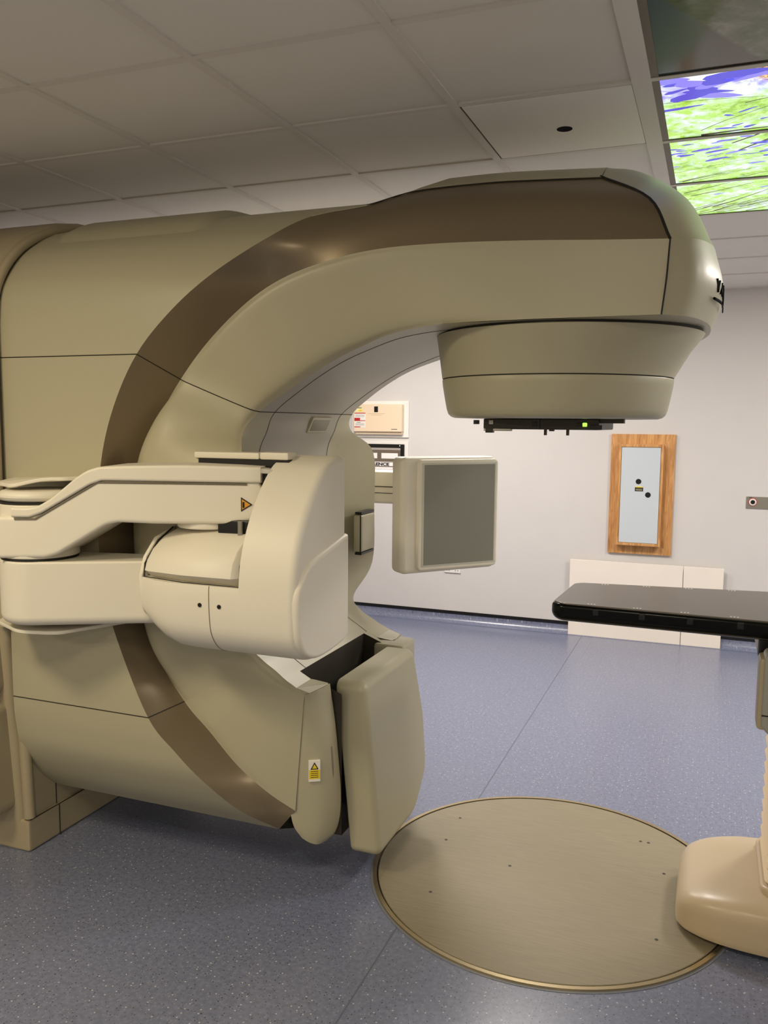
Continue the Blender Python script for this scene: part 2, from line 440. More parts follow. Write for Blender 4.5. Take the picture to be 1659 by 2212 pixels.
def print_marks(t, xa, xb, ya, yb, z, lit, j, i):
    rnd = random.Random(10*i+j)
    def glowm(nm, c, e): return mat(nm, (.02, .02, .02, 1), .15, emit=(c, e))
    def flat(nm, polys, m):     # each printed shape a thin part of its own
        for k, P in enumerate(polys):
            P = [(min(max(x, xa), xb), min(max(y, ya), yb)) for x, y in P]
            zz = z-.0003-.00001*k
            build(nm, [(x, y, zz) for x, y in P], [tuple(range(len(P)))], m, t, smooth=0)
    def petal(cx, cy, l, w, a):
        pts = []
        for k in range(12):
            q = 2*PI*k/12; u = l*math.cos(q)*.5; p = w*.5*math.sin(q)*(1-.35*math.cos(q))*(1+rnd.uniform(-.25, .25))
            pts.append((cx+u*math.cos(a)-p*math.sin(a), cy+u*math.sin(a)+p*math.cos(a)))
        return pts
    def twig(x, y, a, l, w0, w1, bend=0):
        L_, R_ = [], []
        for k in range(9):
            u = k/8; aa = a+bend*u; w = w0+(w1-w0)*u
            L_.append((x-w*math.sin(aa), y+w*math.cos(aa))); R_.append((x+w*math.sin(aa), y-w*math.cos(aa)))
            x += l/8*math.cos(aa+rnd.uniform(-.12, .12)); y += l/8*math.sin(aa+rnd.uniform(-.12, .12))
        return L_+R_[::-1]
    if not lit: return
    blue = glowm('print_blue', rgb(66, 62, 205), 1.1); viol = glowm('print_violet', rgb(128, 120, 240), 1.2); dark = glowm('print_twig_dark', rgb(52, 40, 24), .8)
    W, H = xb-xa, yb-ya
    P1, P2, T = [], [], []
    if j == 1:
        for cx, cy, l, w, a in ((.10, .10, .10, .022, -.1), (.22, .20, .10, .05, .5), (.16, .30, .14, .05, -.35), (.25, .26, .16, .03, .25), (.33, .12, .13, .05, -.2), (.40, .06, .20, .05, -.1), (.08, .20, .08, .02, -.4), (.08, .47, .17, .022, -.15)):
            P1.append(petal(xa+cx*W, ya+cy*H, l, w, a))
        for cx, cy, l, w, a in ((.05, .05, .12, .05, 0), (.30, .33, .16, .04, .35), (.18, .12, .12, .05, .1), (.28, .16, .12, .04, -.4), (.45, .10, .14, .06, 0)):
            P2.append(petal(xa+cx*W, ya+cy*H, l, w, a))
        for k in range(9): P1.append(petal(xa+W*rnd.uniform(.3, .9), ya+H*rnd.uniform(.5, .95), rnd.uniform(.03, .08), rnd.uniform(.008, .018), rnd.uniform(-.7, .4)))
        T = [twig(xa, ya+.36*H, .12, .5, .0015, .001), twig(xa+.2*W, ya+.9*H, -.75, .5, .002, .001, .3), twig(xa+.45*W, ya+.5*H, -.3, .3, .003, .001), twig(xa+.2*W, ya+.985*H, -.02, .3, .010, .003)]
    elif j == 2:
        for k in range(26): P1.append(petal(xa+W*rnd.uniform(.0, .95), ya+H*(.30+rnd.gauss(0, .12)), rnd.uniform(.03, .10), rnd.uniform(.008, .022), rnd.uniform(-.6, .3)))
        for k in range(12): P2.append(petal(xa+W*rnd.uniform(.0, .95), ya+H*(.36+rnd.gauss(0, .14)), rnd.uniform(.03, .09), rnd.uniform(.01, .02), rnd.uniform(-.5, .2)))
        T = [twig(xa, ya+.72*H, -.35, .6, .0015, .001), twig(xa+.02*W, ya+.97*H, -.5, .28, .004, .001), twig(xa+.05*W, ya+.97*H, -.4, .36, .004, .001), twig(xa+.12*W, ya+.98*H, -.45, .25, .003, .001), twig(xa+.5*W, ya+.97*H, -.5, .4, .003, .001), twig(xa+.55*W, ya+.02*H, 2.4, .12, .006, .004), twig(xa+.75*W, ya, 2.3, .25, .007, .005)]
    else:
        for k in range(16): T.append(twig(xa+W*rnd.uniform(0, .6), ya+H*rnd.uniform(.75, 1.0), rnd.uniform(-.8, -.35), rnd.uniform(.15, .45), rnd.uniform(.003, .007), .001, rnd.uniform(-.3, .3)))
        T += [twig(xa+.05*W, ya+.25*H, -.55, .22, .005, .002), twig(xa+.1*W, ya+.35*H, -.5, .3, .005, .002)]
        for k in range(3): P2.append(petal(xa+W*rnd.uniform(.0, .8), ya+H*rnd.uniform(.1, .5), .05, .015, -.4))
    if P1: flat('print_bluebell', P1, blue)
    if P2: flat('print_petal', P2, viol)
    if T: flat('print_twig', T, dark)

def sky_panels():
    k = 0
    for i in (4, 5):
        for j in range(4):
            x0, y0 = GX+.6*i+.014, GY+.6*j+.012
            x1, y1 = x0+.572, y0+.576
            lit = j > 0
            lab = ['unlit dark leafy picture panel in the ceiling grid', 'lit ceiling picture panel of large bluebells and golden bark', 'lit ceiling picture panel of green leaves next to the bluebell panel', 'lit ceiling picture panel of twigs and leaves, last before plain tiles'][j]
            t = thing('picture_panel', (x0+.286, y0+.288, CEIL-.003), lab+(', inner column' if i == 4 else ', outer column'), 'ceiling panel', 'picture panels in the ceiling')
            z = CEIL+.002
            box('panel_print', (x0+.022, y0+.004, z), (x1-.003, y1-.004, z+.006), sky_panel_material('ceiling_print_%d_%d' % (i, j), lit, j if i == 4 else j+4), t, smooth=0)
            print_marks(t, x0+.022, x1-.003, y0+.004, y1-.004, z, lit, j, i)
            fm = mat('panel_frame_grey', rgb(122, 116, 106), .5)
            box('frame', (x0, y0, z-.003), (x0+.022, y1, z+.007), fm, t, smooth=0)
            for yy in (y0, y1-.004): box('frame', (x0+.022, yy, z-.003), (x1, yy+.004, z+.007), mat('panel_frame_dark', rgb(60, 55, 48), .5), t, smooth=0)
            box('frame', (x1-.003, y0+.004, z-.003), (x1, y1-.004, z+.007), fm, t, smooth=0)
            # the wide trim beside the panels
    tr = tag(box('trim_1', (GX+2.4-.042, YF, CEIL-.0048), (GX+2.4+.014, GY+2.4+.012, CEIL-.0005), M_TILE, smooth=0), None, None, kind='structure')
sky_panels()

def luminaires():
    names = ['beside the gantry stand', 'in the middle of the room before the couch', 'over the entrance end on the stand side', 'over the entrance end on the couch side', 'over the far end near the stand', 'over the far end behind the treatment head', 'over the far right corner', 'over the right side of the couch']
    for (x, y, c, wt), nm in zip(LIGHTS, names):
        t = thing('recessed_light', (x, y, CEIL-.004), 'square recessed ceiling light panel '+nm, 'ceiling light', 'recessed ceiling lights')
        box('frame', (x-.29, y-.29, CEIL-.003), (x+.29, y+.29, CEIL+.012), M_WHITE, t, r=.003)
        em = mat('diffuser_%d' % int(abs(x*1000)+abs(y*10)), (.9, .9, .9, 1), .5, emit=(c+(1,), 1.0))
        box('diffuser', (x-.26, y-.26, CEIL-.0045), (x+.26, y+.26, CEIL-.0025), em, t, smooth=0)
        ld = bpy.data.lights.new('light_source', 'AREA'); ld.shape = 'SQUARE'; ld.size = .5; ld.color = c; ld.energy = wt
        lo = bpy.data.objects.new('light_source', ld); COL.objects.link(lo); lo.parent = t; lo.location = (0, 0, -.003)
luminaires()

# ================================================================== LINEAR ACCELERATOR
S = 1.0482          # machine numbers below were measured in a frame this factor smaller
LIN = thing('linear_accelerator', (-2.0, 0, 0), 'large beige radiotherapy linear accelerator with bronze banded arched gantry', 'medical machine')
def mesh_part(fn, *a, **k):
    k.setdefault('scale', S); k.setdefault('parent', LIN)
    return fn(*a, **k)

def gantry():
    # control stations along the C: outer band edge O, band inner edge I, bore edge B (near side, -Y)
    O = [(.149,-.30,2.385),(-.03,-.30,2.395),(-.206,-.30,2.402),(-.437,-.31,2.395),(-.59,-.35,2.355),(-.758,-.41,2.322),(-.86,-.52,2.24),(-1.014,-.606,2.122),(-1.159,-.628,2.009),(-1.297,-.63,1.871),(-1.397,-.63,1.696),(-1.455,-.63,1.507),(-1.475,-.63,1.28),(-1.455,-.63,1.06),(-1.40,-.63,.88),(-1.282,-.63,.63),(-1.18,-.622,.52),(-1.09,-.598,.425),(-.99,-.52,.30),(-.88,-.43,.21)]
    I = [(.36,-.45,2.165),(.17,-.45,2.175),(-.05,-.45,2.188),(-.30,-.45,2.197),(-.50,-.45,2.194),(-.66,-.453,2.172),(-.83,-.458,2.125),(-.97,-.465,2.05),(-1.115,-.473,1.928),(-1.23,-.48,1.795),(-1.315,-.49,1.66),(-1.385,-.5,1.50),(-1.41,-.5,1.28),(-1.395,-.5,1.04),(-1.345,-.5,.83),(-1.222,-.5,.655),(-1.12,-.5,.56),(-1.01,-.495,.45),(-.90,-.48,.365),(-.80,-.46,.305)]
    B = [(.345,-.45,1.96),(.15,-.45,1.96),(-.05,-.45,1.96),(-.30,-.435,1.957),(-.475,-.40,1.937),(-.60,-.375,1.899),(-.69,-.362,1.864),(-.77,-.36,1.822),(-.865,-.37,1.762),(-.966,-.40,1.686),(-.995,-.46,1.615),(-.935,-.57,1.52),(-.93,-.575,1.28),(-.935,-.57,1.02),(-.98,-.46,.88),(-.94,-.44,.825),(-.885,-.44,.79),(-.845,-.445,.765),(-.80,-.45,.742),(-.768,-.45,.724)]
    bulge = [0]*9+[0,.07,.098,.095,.09,.05,0,0,0,0,0]
    Mx, F1, F2, Cc = [], [], [], []
    for k in range(20):
        o, i, b_ = Vector(O[k]), Vector(I[k]), Vector(B[k])
        m = (o+i)/2
        wgt = max(0, 1-max(0, k-3)/4.0)
        m += Vector((0, -.034, .022))*wgt
        if k == 0: m = Vector((.298, -.408, 2.288))
        if k == 1: m = Vector((.085, -.408, 2.31))
        Mx.append(m)
        a = i.lerp(b_, .16); a.y = i.y-bulge[k]*.9; F1.append(a)
        a = i.lerp(b_, .86); a.y = min(b_.y, (i.y+b_.y)/2)-bulge[k]*.2; F2.append(a)
        c = Vector(b_)
        c.y = max(-.40, b_.y+.02)
        if 10 <= k <= 14:
            c.x = {10: -1.0, 11: -1.035, 12: -1.045, 13: -1.035, 14: -1.0}[k]
        Cc.append(c)
    N = 6
    sO, sM, sI, s1, s2, sB, sC = [cr(q, N) for q in (O, Mx, I, F1, F2, B, Cc)]
    def sl(q, a, b_): return q[a*N:b_*N+1]
    def vsub(rows, n):   # smooth across the rows
        cols = [cr([r[j] for r in rows], n) for j in range(len(rows[0]))]
        return [[c[i] for c in cols] for i in range(len(cols[0]))]
    segs = ((0, 9, 'upper'), (9, 15, 'middle'), (15, 19, 'lower'))
    for a, b_, nm in segs:
        band = vsub([sl(sO, a, b_), sl(sM, a, b_), sl(sI, a, b_)], 5)
        face = vsub([sl(sI, a, b_), sl(s1, a, b_), sl(s2, a, b_), sl(sB, a, b_)], 5)
        for mir in (0, 1):
            o = mesh_part(loft, 'band_cover', mirror(band) if mir else band, M_BAND, smooth=60)
            o['label'] = 'bronze painted band'
            mesh_part(loft, 'side_cover', mirror(face) if mir else face, M_COVER, smooth=60)
    # bore lining: edge strips and a middle panel, split at the joints
    def bore_rows(a, b_, ys):
        rows = []
        e, c = sl(sB, a, b_), sl(sC, a, b_)
        for y in ys:
            if y == 'B': rows.append(e)
            elif y == 'r1': rows.append([p.lerp(Vector((q.x, -.43, q.z)), .7)+Vector((0, .0, 0)) for p, q in zip(e, c)])
            elif y == 'C': rows.append([Vector(q) for q in c])
            else: rows.append([Vector((q.x, y, q.z)) for q in c])
        return rows
    for a, b_, nm in ((3, 9, 'u'), (9, 15, 'm'), (15, 17, 'l')):
        near = bore_rows(a, b_, ['B', 'C', -.29])
        mid = bore_rows(a, b_, [-.29, -.1, .1, .29])
        mesh_part(loft, 'bore_edge_cover', near, M_BORE if nm == 'u' else M_COVER, smooth=70)
        mesh_part(loft, 'bore_edge_cover', mirror(near), M_BORE if nm == 'u' else M_COVER, smooth=70)
        mesh_part(loft, 'bore_cover', mid, M_BORE if nm != 'l' else M_COVER, smooth=70)
    lastn = bore_rows(17, 19, ['B', 'C', -.335])
    mesh_part(loft, 'bore_edge_cover', lastn, M_COVER, smooth=70); 
    lastf = bore_rows(17, 19, ['B', 'C', -.26])
    mesh_part(loft, 'bore_edge_cover', mirror(lastf), M_COVER, smooth=70)
    # dark joints between the panels
    def joint(name, pts, r=.0018): return mesh_part(tube, 'panel_joint', pts, r, M_DARK)
    for k in (9, 15):
        line = cr([sO[k*N], sM[k*N], sI[k*N]], 4)+(cr([sI[k*N], s1[k*N], s2[k*N], sB[k*N]], 5) if k == 9 else [])
        joint('j', line); joint('j', [Vector((p.x, -p.y, p.z)) for p in line])
        c = sC[k*N]
        if k == 9: joint('j', [sB[k*N], Vector(c), Vector((c.x, 0, c.z)), Vector((c.x, -c.y, c.z)), Vector((sB[k*N].x, -sB[k*N].y, sB[k*N].z))])
        zz, xx = sO[k*N].z, sO[k*N].x
        for s in (-1, 1): joint('j', [(xx, s*.6302, zz), (-1.6, s*.6302, zz), (-1.885, s*.6302, zz)])
    for y in (-.29, .29):
        joint('j', [Vector((q.x, y, q.z)) for q in sl(sC, 3, 17)], .0015)
    # drum covers: the band's outer edge carried straight back to the stand
    XB = -1.885
    for a, b_ in ((4, 9), (9, 15), (15, 19)):
        e = sl(sO, a, b_)
        rows = [[Vector((p.x+(XB-p.x)*t, p.y, p.z)) for p in e] for t in (0, .33, .66, 1)]
        for mir in (0, 1): mesh_part(loft, 'drum_cover', mirror(rows) if mir else rows, M_COVER, smooth=60)
    p4, p19 = sO[4*N], sO[19*N]
    def cross(p, zc, x):
        return cr([(x, p.y, p.z), (x, p.y*.6, p.z+(zc-p.z)*.68), (x, 0, zc), (x, -p.y*.6, p.z+(zc-p.z)*.68), (x, -p.y, p.z)], 5)
    mesh_part(loft, 'drum_top_cover', [cross(p4, 2.415, x) for x in (p4.x, -1.0, -1.4, XB)], M_COVER, smooth=60)
    mesh_part(loft, 'drum_bottom_cover', [cross(p19, .115, x) for x in (p19.x, -1.2, XB)], M_COVER, smooth=60)
    # raised service lid on top of the drum
    prof = [(-.46,2.285),(-.40,2.345),(-.30,2.395),(-.18,2.427),(0,2.443),(.18,2.427),(.30,2.395),(.40,2.345),(.46,2.285)]
    prof = [(y, z) for y, z, *_ in [tuple(p) for p in cr([(y, z, 0) for y, z in prof], 3)]]
    rows = []
    for x, dz in ((-1.83, -.05), (-1.80, -.012), (-1.76, 0), (-1.2, 0), (-1.16, -.012), (-1.12, -.05)):
        rows.append([(x, y, z+dz) for y, z in prof])
    mesh_part(loft, 'drum_lid', rows, M_COVER, smooth=60)
    # arm top cover
    rows = []
    for k in range(0, 5*N+1, 2):
        o = sO[k]; t = min(1, max(0, (o.x+.62)/.25)); h = .02+.065*t
        rows.append(cr([(o.x, o.y+.004, o.z-.004), (o.x, o.y+.008, o.z+.008*t+.002), (o.x, o.y*.55, o.z+h*.8), (o.x, 0, o.z+h), (o.x, -o.y*.55, o.z+h*.8), (o.x, -o.y-.008, o.z+.008*t+.002), (o.x, -o.y-.004, o.z-.004)], 4))
    mesh_part(loft, 'arm_top_cover', rows, M_COVER, smooth=60)
    joint('j', [p+Vector((0, -.001, .001)) for p in sl(sO, 0, 4)], .0025)
    # nose at the free end of the arm
    T = [(.149,-.297,2.389),(.149,-.2,2.44),(.149,-.1,2.466),(.149,0,2.472)]
    Or = [(.158,-.303,2.384),(.225,-.23,2.412),(.25,-.12,2.44),(.255,0,2.45)]
    Mr = [(.298,-.408,2.288),(.36,-.32,2.315),(.39,-.17,2.335),(.397,0,2.34)]
    Ir = [(.36,-.45,2.165),(.43,-.385,2.172),(.468,-.21,2.185),(.477,0,2.192)]
    Dr = [(.355,-.456,2.06),(.44,-.40,2.06),(.495,-.21,2.065),(.504,0,2.07)]
    Br = [(.345,-.45,1.96),(.42,-.385,1.958),(.462,-.2,1.96),(.472,0,1.962)]
    def full(r): return cr(r+[(x, -y, z) for x, y, z in r[-2::-1]], 6)
    up = vsub([full(T), full(Or), full(Mr), full(Ir)], 5)
    lo = vsub([full(Ir), full(Dr), full(Br)], 5)
    mesh_part(loft, 'nose_cover', up, M_COVER, smooth=60)
    mesh_part(loft, 'nose_cover', lo, M_COVER, smooth=60)
    bot = full(Br)
    mesh_part(build, 'arm_underside', [tuple(p) for p in bot]+[(-.30, .45, 1.957), (-.30, -.45, 1.957)], [tuple(range(len(bot)+2))], M_COVER)
    side = cr([Ir[0], Dr[0], Br[0]], 5); upper = cr([T[0], Or[0], Mr[0], Ir[0]], 6)
    for sg in (-1, 1):
        joint('j', [Vector((p.x, -sg*p.y, p.z)) for p in upper], .0042); joint('j', [Vector((p.x, -sg*p.y, p.z)) for p in side], .0025)
    # maker's name across the nose
    cd = full(Dr)
    letters = 'VARIAN'; y0 = -.262; step = .066
    import bisect
    arc = [(p.y, p.x) for p in cd]
    def surf(y):
        for (ya, xa), (yb, xb) in zip(arc, arc[1:]):
            if ya <= y <= yb:
                t = (y-ya)/max(1e-9, yb-ya); return xa+(xb-xa)*t, math.atan2(xb-xa, yb-ya)
        return arc[-1][1], 0
    for n_, ch in enumerate(letters):
        y = y0+n_*step; x, sl_ = surf(y+.03)
        d = Vector((math.sin(sl_), math.cos(sl_), 0)); nrm = Vector((math.cos(sl_), -math.sin(sl_), 0))
        base = Vector((surf(y)[0], y, 2.045))+nrm*.0008
        mw = Matrix(((d.x, 0, nrm.x, base.x*S), (d.y, 0, nrm.y, base.y*S), (0, 1, 0, base.z*S), (0, 0, 0, 1)))
        text_mesh('logo_letter', ch, .053, mat('void_black', rgb(4, 4, 4), .9, spec=.1), LIN, mw, extrude=.0025, xscale=1.5)
    for y, w_, z, r_ in ((-.288, .10, 2.020, .0042), (-.185, .22, 2.018, .0022)):
        pts = []
        for t in range(9):
            yy = y+w_*t/8; x, sl_ = surf(yy); pts.append((x+.001*math.cos(sl_), yy-.001*math.sin(sl_), z))
        mesh_part(tube, 'logo_bar', pts, r_, mat('void_black', rgb(4, 4, 4), .9, spec=.1))
    # small recessed window in the bore
    p9, p10 = sC[9*N], sC[10*N]
    up_ = (p9-p10); up_.y = 0; up_.normalize(); nn = Vector((up_.z, 0, -up_.x)); wc = p9.lerp(p10, .62); wc.y = .115
    def wxf(v): return wc+Vector((0, v.x, 0))+up_*v.y+nn*v.z
    def wpl(nm, hw, hh, d0, d1, m, par, r=.0): return mesh_part(prism, nm, round_poly([(-hw, -hh), (hw, -hh), (hw, hh), (-hw, hh)], .006), 'Z', d0, d1, m, parent=par, xf=wxf, r=0, r2=r, smooth=40)
    win = wpl('light_window', .088, .034, -.006, .006, M_COVER, LIN, .003)
    wpl('window_pane', .076, .024, .004, .0066, mat('window_grey', rgb(112, 106, 94), .3), win)
    # dark well between the lower cover and the imager
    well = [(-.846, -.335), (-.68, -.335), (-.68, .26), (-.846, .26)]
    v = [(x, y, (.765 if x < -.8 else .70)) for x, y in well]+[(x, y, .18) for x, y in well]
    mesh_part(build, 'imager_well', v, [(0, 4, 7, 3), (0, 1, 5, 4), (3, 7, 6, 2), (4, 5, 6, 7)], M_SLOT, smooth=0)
    # front bumper of the lower cover
    def bump(s, yin):
        Ps = [[(-.768,-.45,.724),(-.782,-.452,.60),(-.80,-.455,.45),(-.815,-.456,.34),(-.82,-.455,.29),(-.81,-.45,.24),(-.785,-.44,.20)],
              [(-.752,-.443,.728),(-.757,-.446,.60),(-.765,-.448,.45),(-.775,-.448,.34),(-.78,-.447,.28),(-.775,-.443,.22),(-.76,-.43,.183)],
              [(-.732,-.41,.735),(-.720,-.413,.60),(-.713,-.416,.45),(-.71,-.416,.34),(-.713,-.416,.27),(-.722,-.414,.205),(-.735,-.41,.172)],
              [(-.722,yin-.02,.738),(-.702,yin-.02,.60),(-.688,yin-.02,.45),(-.681,yin-.02,.34),(-.684,yin-.02,.26),(-.70,yin-.02,.195),(-.725,yin-.02,.166)],
              [(-.735,yin,.735),(-.716,yin,.60),(-.702,yin,.45),(-.695,yin,.34),(-.698,yin,.26),(-.712,yin,.20),(-.74,yin,.17)],
              [(-.80,yin,.735),(-.80,yin,.60),(-.80,yin,.45),(-.80,yin,.34),(-.80,yin,.26),(-.80,yin,.2),(-.80,yin,.17)]]
        rows = [cr(p, 4) for p in Ps]; rows = vsub(rows, 4)
        if s > 0: rows = mirror(rows)
        o = mesh_part(loft, 'front_bumper', rows, M_COVER, smooth=50)
        tp = [(-.83,-.446,.757),(-.80,-.45,.742),(-.768,-.45,.724),(-.752,-.443,.728),(-.732,-.41,.735),(-.722,yin-.02,.738),(-.735,yin,.735),(-.80,yin,.742),(-.83,yin,.757)]
        tp = [(x, -y if s > 0 else y, z+.0006) for x, y, z in tp]
        mesh_part(build, 'bumper_top', tp, [tuple(range(len(tp)))], M_COVER, smooth=0)
        return o
    nb = bump(-1, -.335); bump(1, -.30)
    # grip recess and laser sticker on the near bumper
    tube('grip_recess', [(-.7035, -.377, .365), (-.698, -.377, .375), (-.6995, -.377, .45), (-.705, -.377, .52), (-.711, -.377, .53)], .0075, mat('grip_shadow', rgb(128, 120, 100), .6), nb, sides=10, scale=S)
gantry()

def treatment_head():
    h = mesh_part(lathe, 'head_upper_cover', [(.391, 1.806, -.024), (.392, 1.81, -.024), (.42, 1.89, -.006), (.443, 1.942, .010), (.445, 1.949, .011), (.441, 1.951, .011)], 0, 0, M_COVER, seg=96)
    mesh_part(lathe, 'panel_joint', [(.388, 1.799, -.024), (.388, 1.808, -.024)], 0, 0, M_DARK, seg=96)
    mesh_part(lathe, 'panel_joint', [(.438, 1.950, .011), (.438, 1.966, .011)], 0, 0, M_DARK, seg=96)
    mesh_part(lathe, 'head_lower_cover', [(.30, 1.670), (.345, 1.671), (.358, 1.675), (.368, 1.684), (.374, 1.70), (.381, 1.735), (.389, 1.78), (.391, 1.80), (.390, 1.802)], -.024, 0, M_COVER, seg=96)
    mt = mesh_part(box, 'interface_mount', (-.225, -.20, 1.634), (.155, .20, 1.669), M_GUN, r=.004)
    def sub(lo, hi, m, nm, r=.001): return box(nm, Vector(lo), Vector(hi), m, mt, r=r, scale=S)
    sub((-.222, -.206, 1.628), (-.13, -.18, 1.636), M_STEEL, 'guide_rail')
    sub((-.215, -.21, 1.622), (-.19, -.185, 1.637), M_BLACK, 'latch')
    sub((-.262, -.19, 1.650), (-.246, -.17, 1.664), M_BLACK, 'bumper_stop')
    for x in (-.020, .052): sub((x, -.207, 1.616), (x+.009, -.197, 1.640), M_GUN, 'pin')
    sub((-.06, -.2025, 1.643), (-.045, -.1995, 1.659), M_BLACK, 'socket')
    sub((.085, -.2025, 1.645), (.103, -.1995, 1.657), M_BLACK, 'lamp_bezel')
    sub((.103, -.204, 1.645), (.117, -.1995, 1.657), M_GREEN, 'status_lamp', .002)
    sub((-.038, -.2035, 1.636), (-.034, -.199, 1.668), M_BLACK, 'plate_joint')
    sub((.128, -.206, 1.635), (.165, -.19, 1.650), M_BLACK, 'cable_clip')
    sub((.155, -.19, 1.656), (.23, -.15, 1.670), M_GUN, 'side_bracket')
    sub((-.205, -.204, 1.650), (-.19, -.199, 1.664), M_STEEL, 'screw_plate')
    sub((-.004, -.204, 1.629), (.012, -.19, 1.636), M_GUN, 'catch')
treatment_head()

def stand():
    # outline of the fixed stand seen from the couch: vertical sides, arched top
    prof = [(-.585, 0), (-.60, .14), (-.66, 1.0), (-.672, 1.9)]
    for k in range(1, 9):
        t = PI/2*k/8; prof.append((-.672*math.cos(t)**.9, 1.95+.50*math.sin(t)**.92))
    prof = prof+[(-y, z) for y, z in prof[-2::-1]]
    st = mesh_part(prism, 'stand_body', prof, 'X', -3.1, -1.90, M_STAND, r=0, r2=.035, smooth=50)
    st['label'] = 'fixed beige stand behind the gantry'
    mesh_part(prism, 'stand_front', round_poly([(-.575, 0), (.575, 0), (.575, .9), (-.575, .9)], [0, 0, .1, .1]), 'X', -1.93, -1.885, M_STAND, r=0, r2=.02)
    mesh_part(tube, 'corner_column', [(-1.883, -.575, .135), (-1.888, -.60, .9)], .022, M_STAND, sides=12)
    mesh_part(box, 'plinth', (-2.6, -.592, 0), (-1.872, .592, .128), M_STAND, r=.012)
    mesh_part(tube, 'panel_joint', [(-1.8705, -.585, .129), (-1.8705, .585, .129)], .002, M_DARK)
    mesh_part(tube, 'panel_joint', [(-1.870, -.432, 0.0), (-1.870, -.432, .128)], .002, M_DARK)
    mesh_part(tube, 'panel_joint', [(-1.884, -.432, .128), (-1.884, -.432, .5)], .002, M_DARK)
    # inset side panels on the near face
    for z0, z1 in ((.16, .615), (.625, 2.19)):
        mesh_part(prism, 'side_panel', round_poly([(-2.9, z0), (-1.925, z0), (-1.925, z1), (-2.9, z1)], .05), 'Y', -.70, -.58, M_STAND, r=.012)
    # lip ring around the drum
    ring = []
    for k in range(40):
        t = PI*k/39; c, s = math.cos(t), math.sin(t)
        ring.append((-1.893, -.655*math.copysign(abs(c)**.87, c), 1.95+.462*abs(s)**.87))
    mesh_part(tube, 'drum_lip', [(-1.893, -.655, .9)]+ring+[(-1.893, .655, .9)], .016, M_STAND, sides=10)
stand()

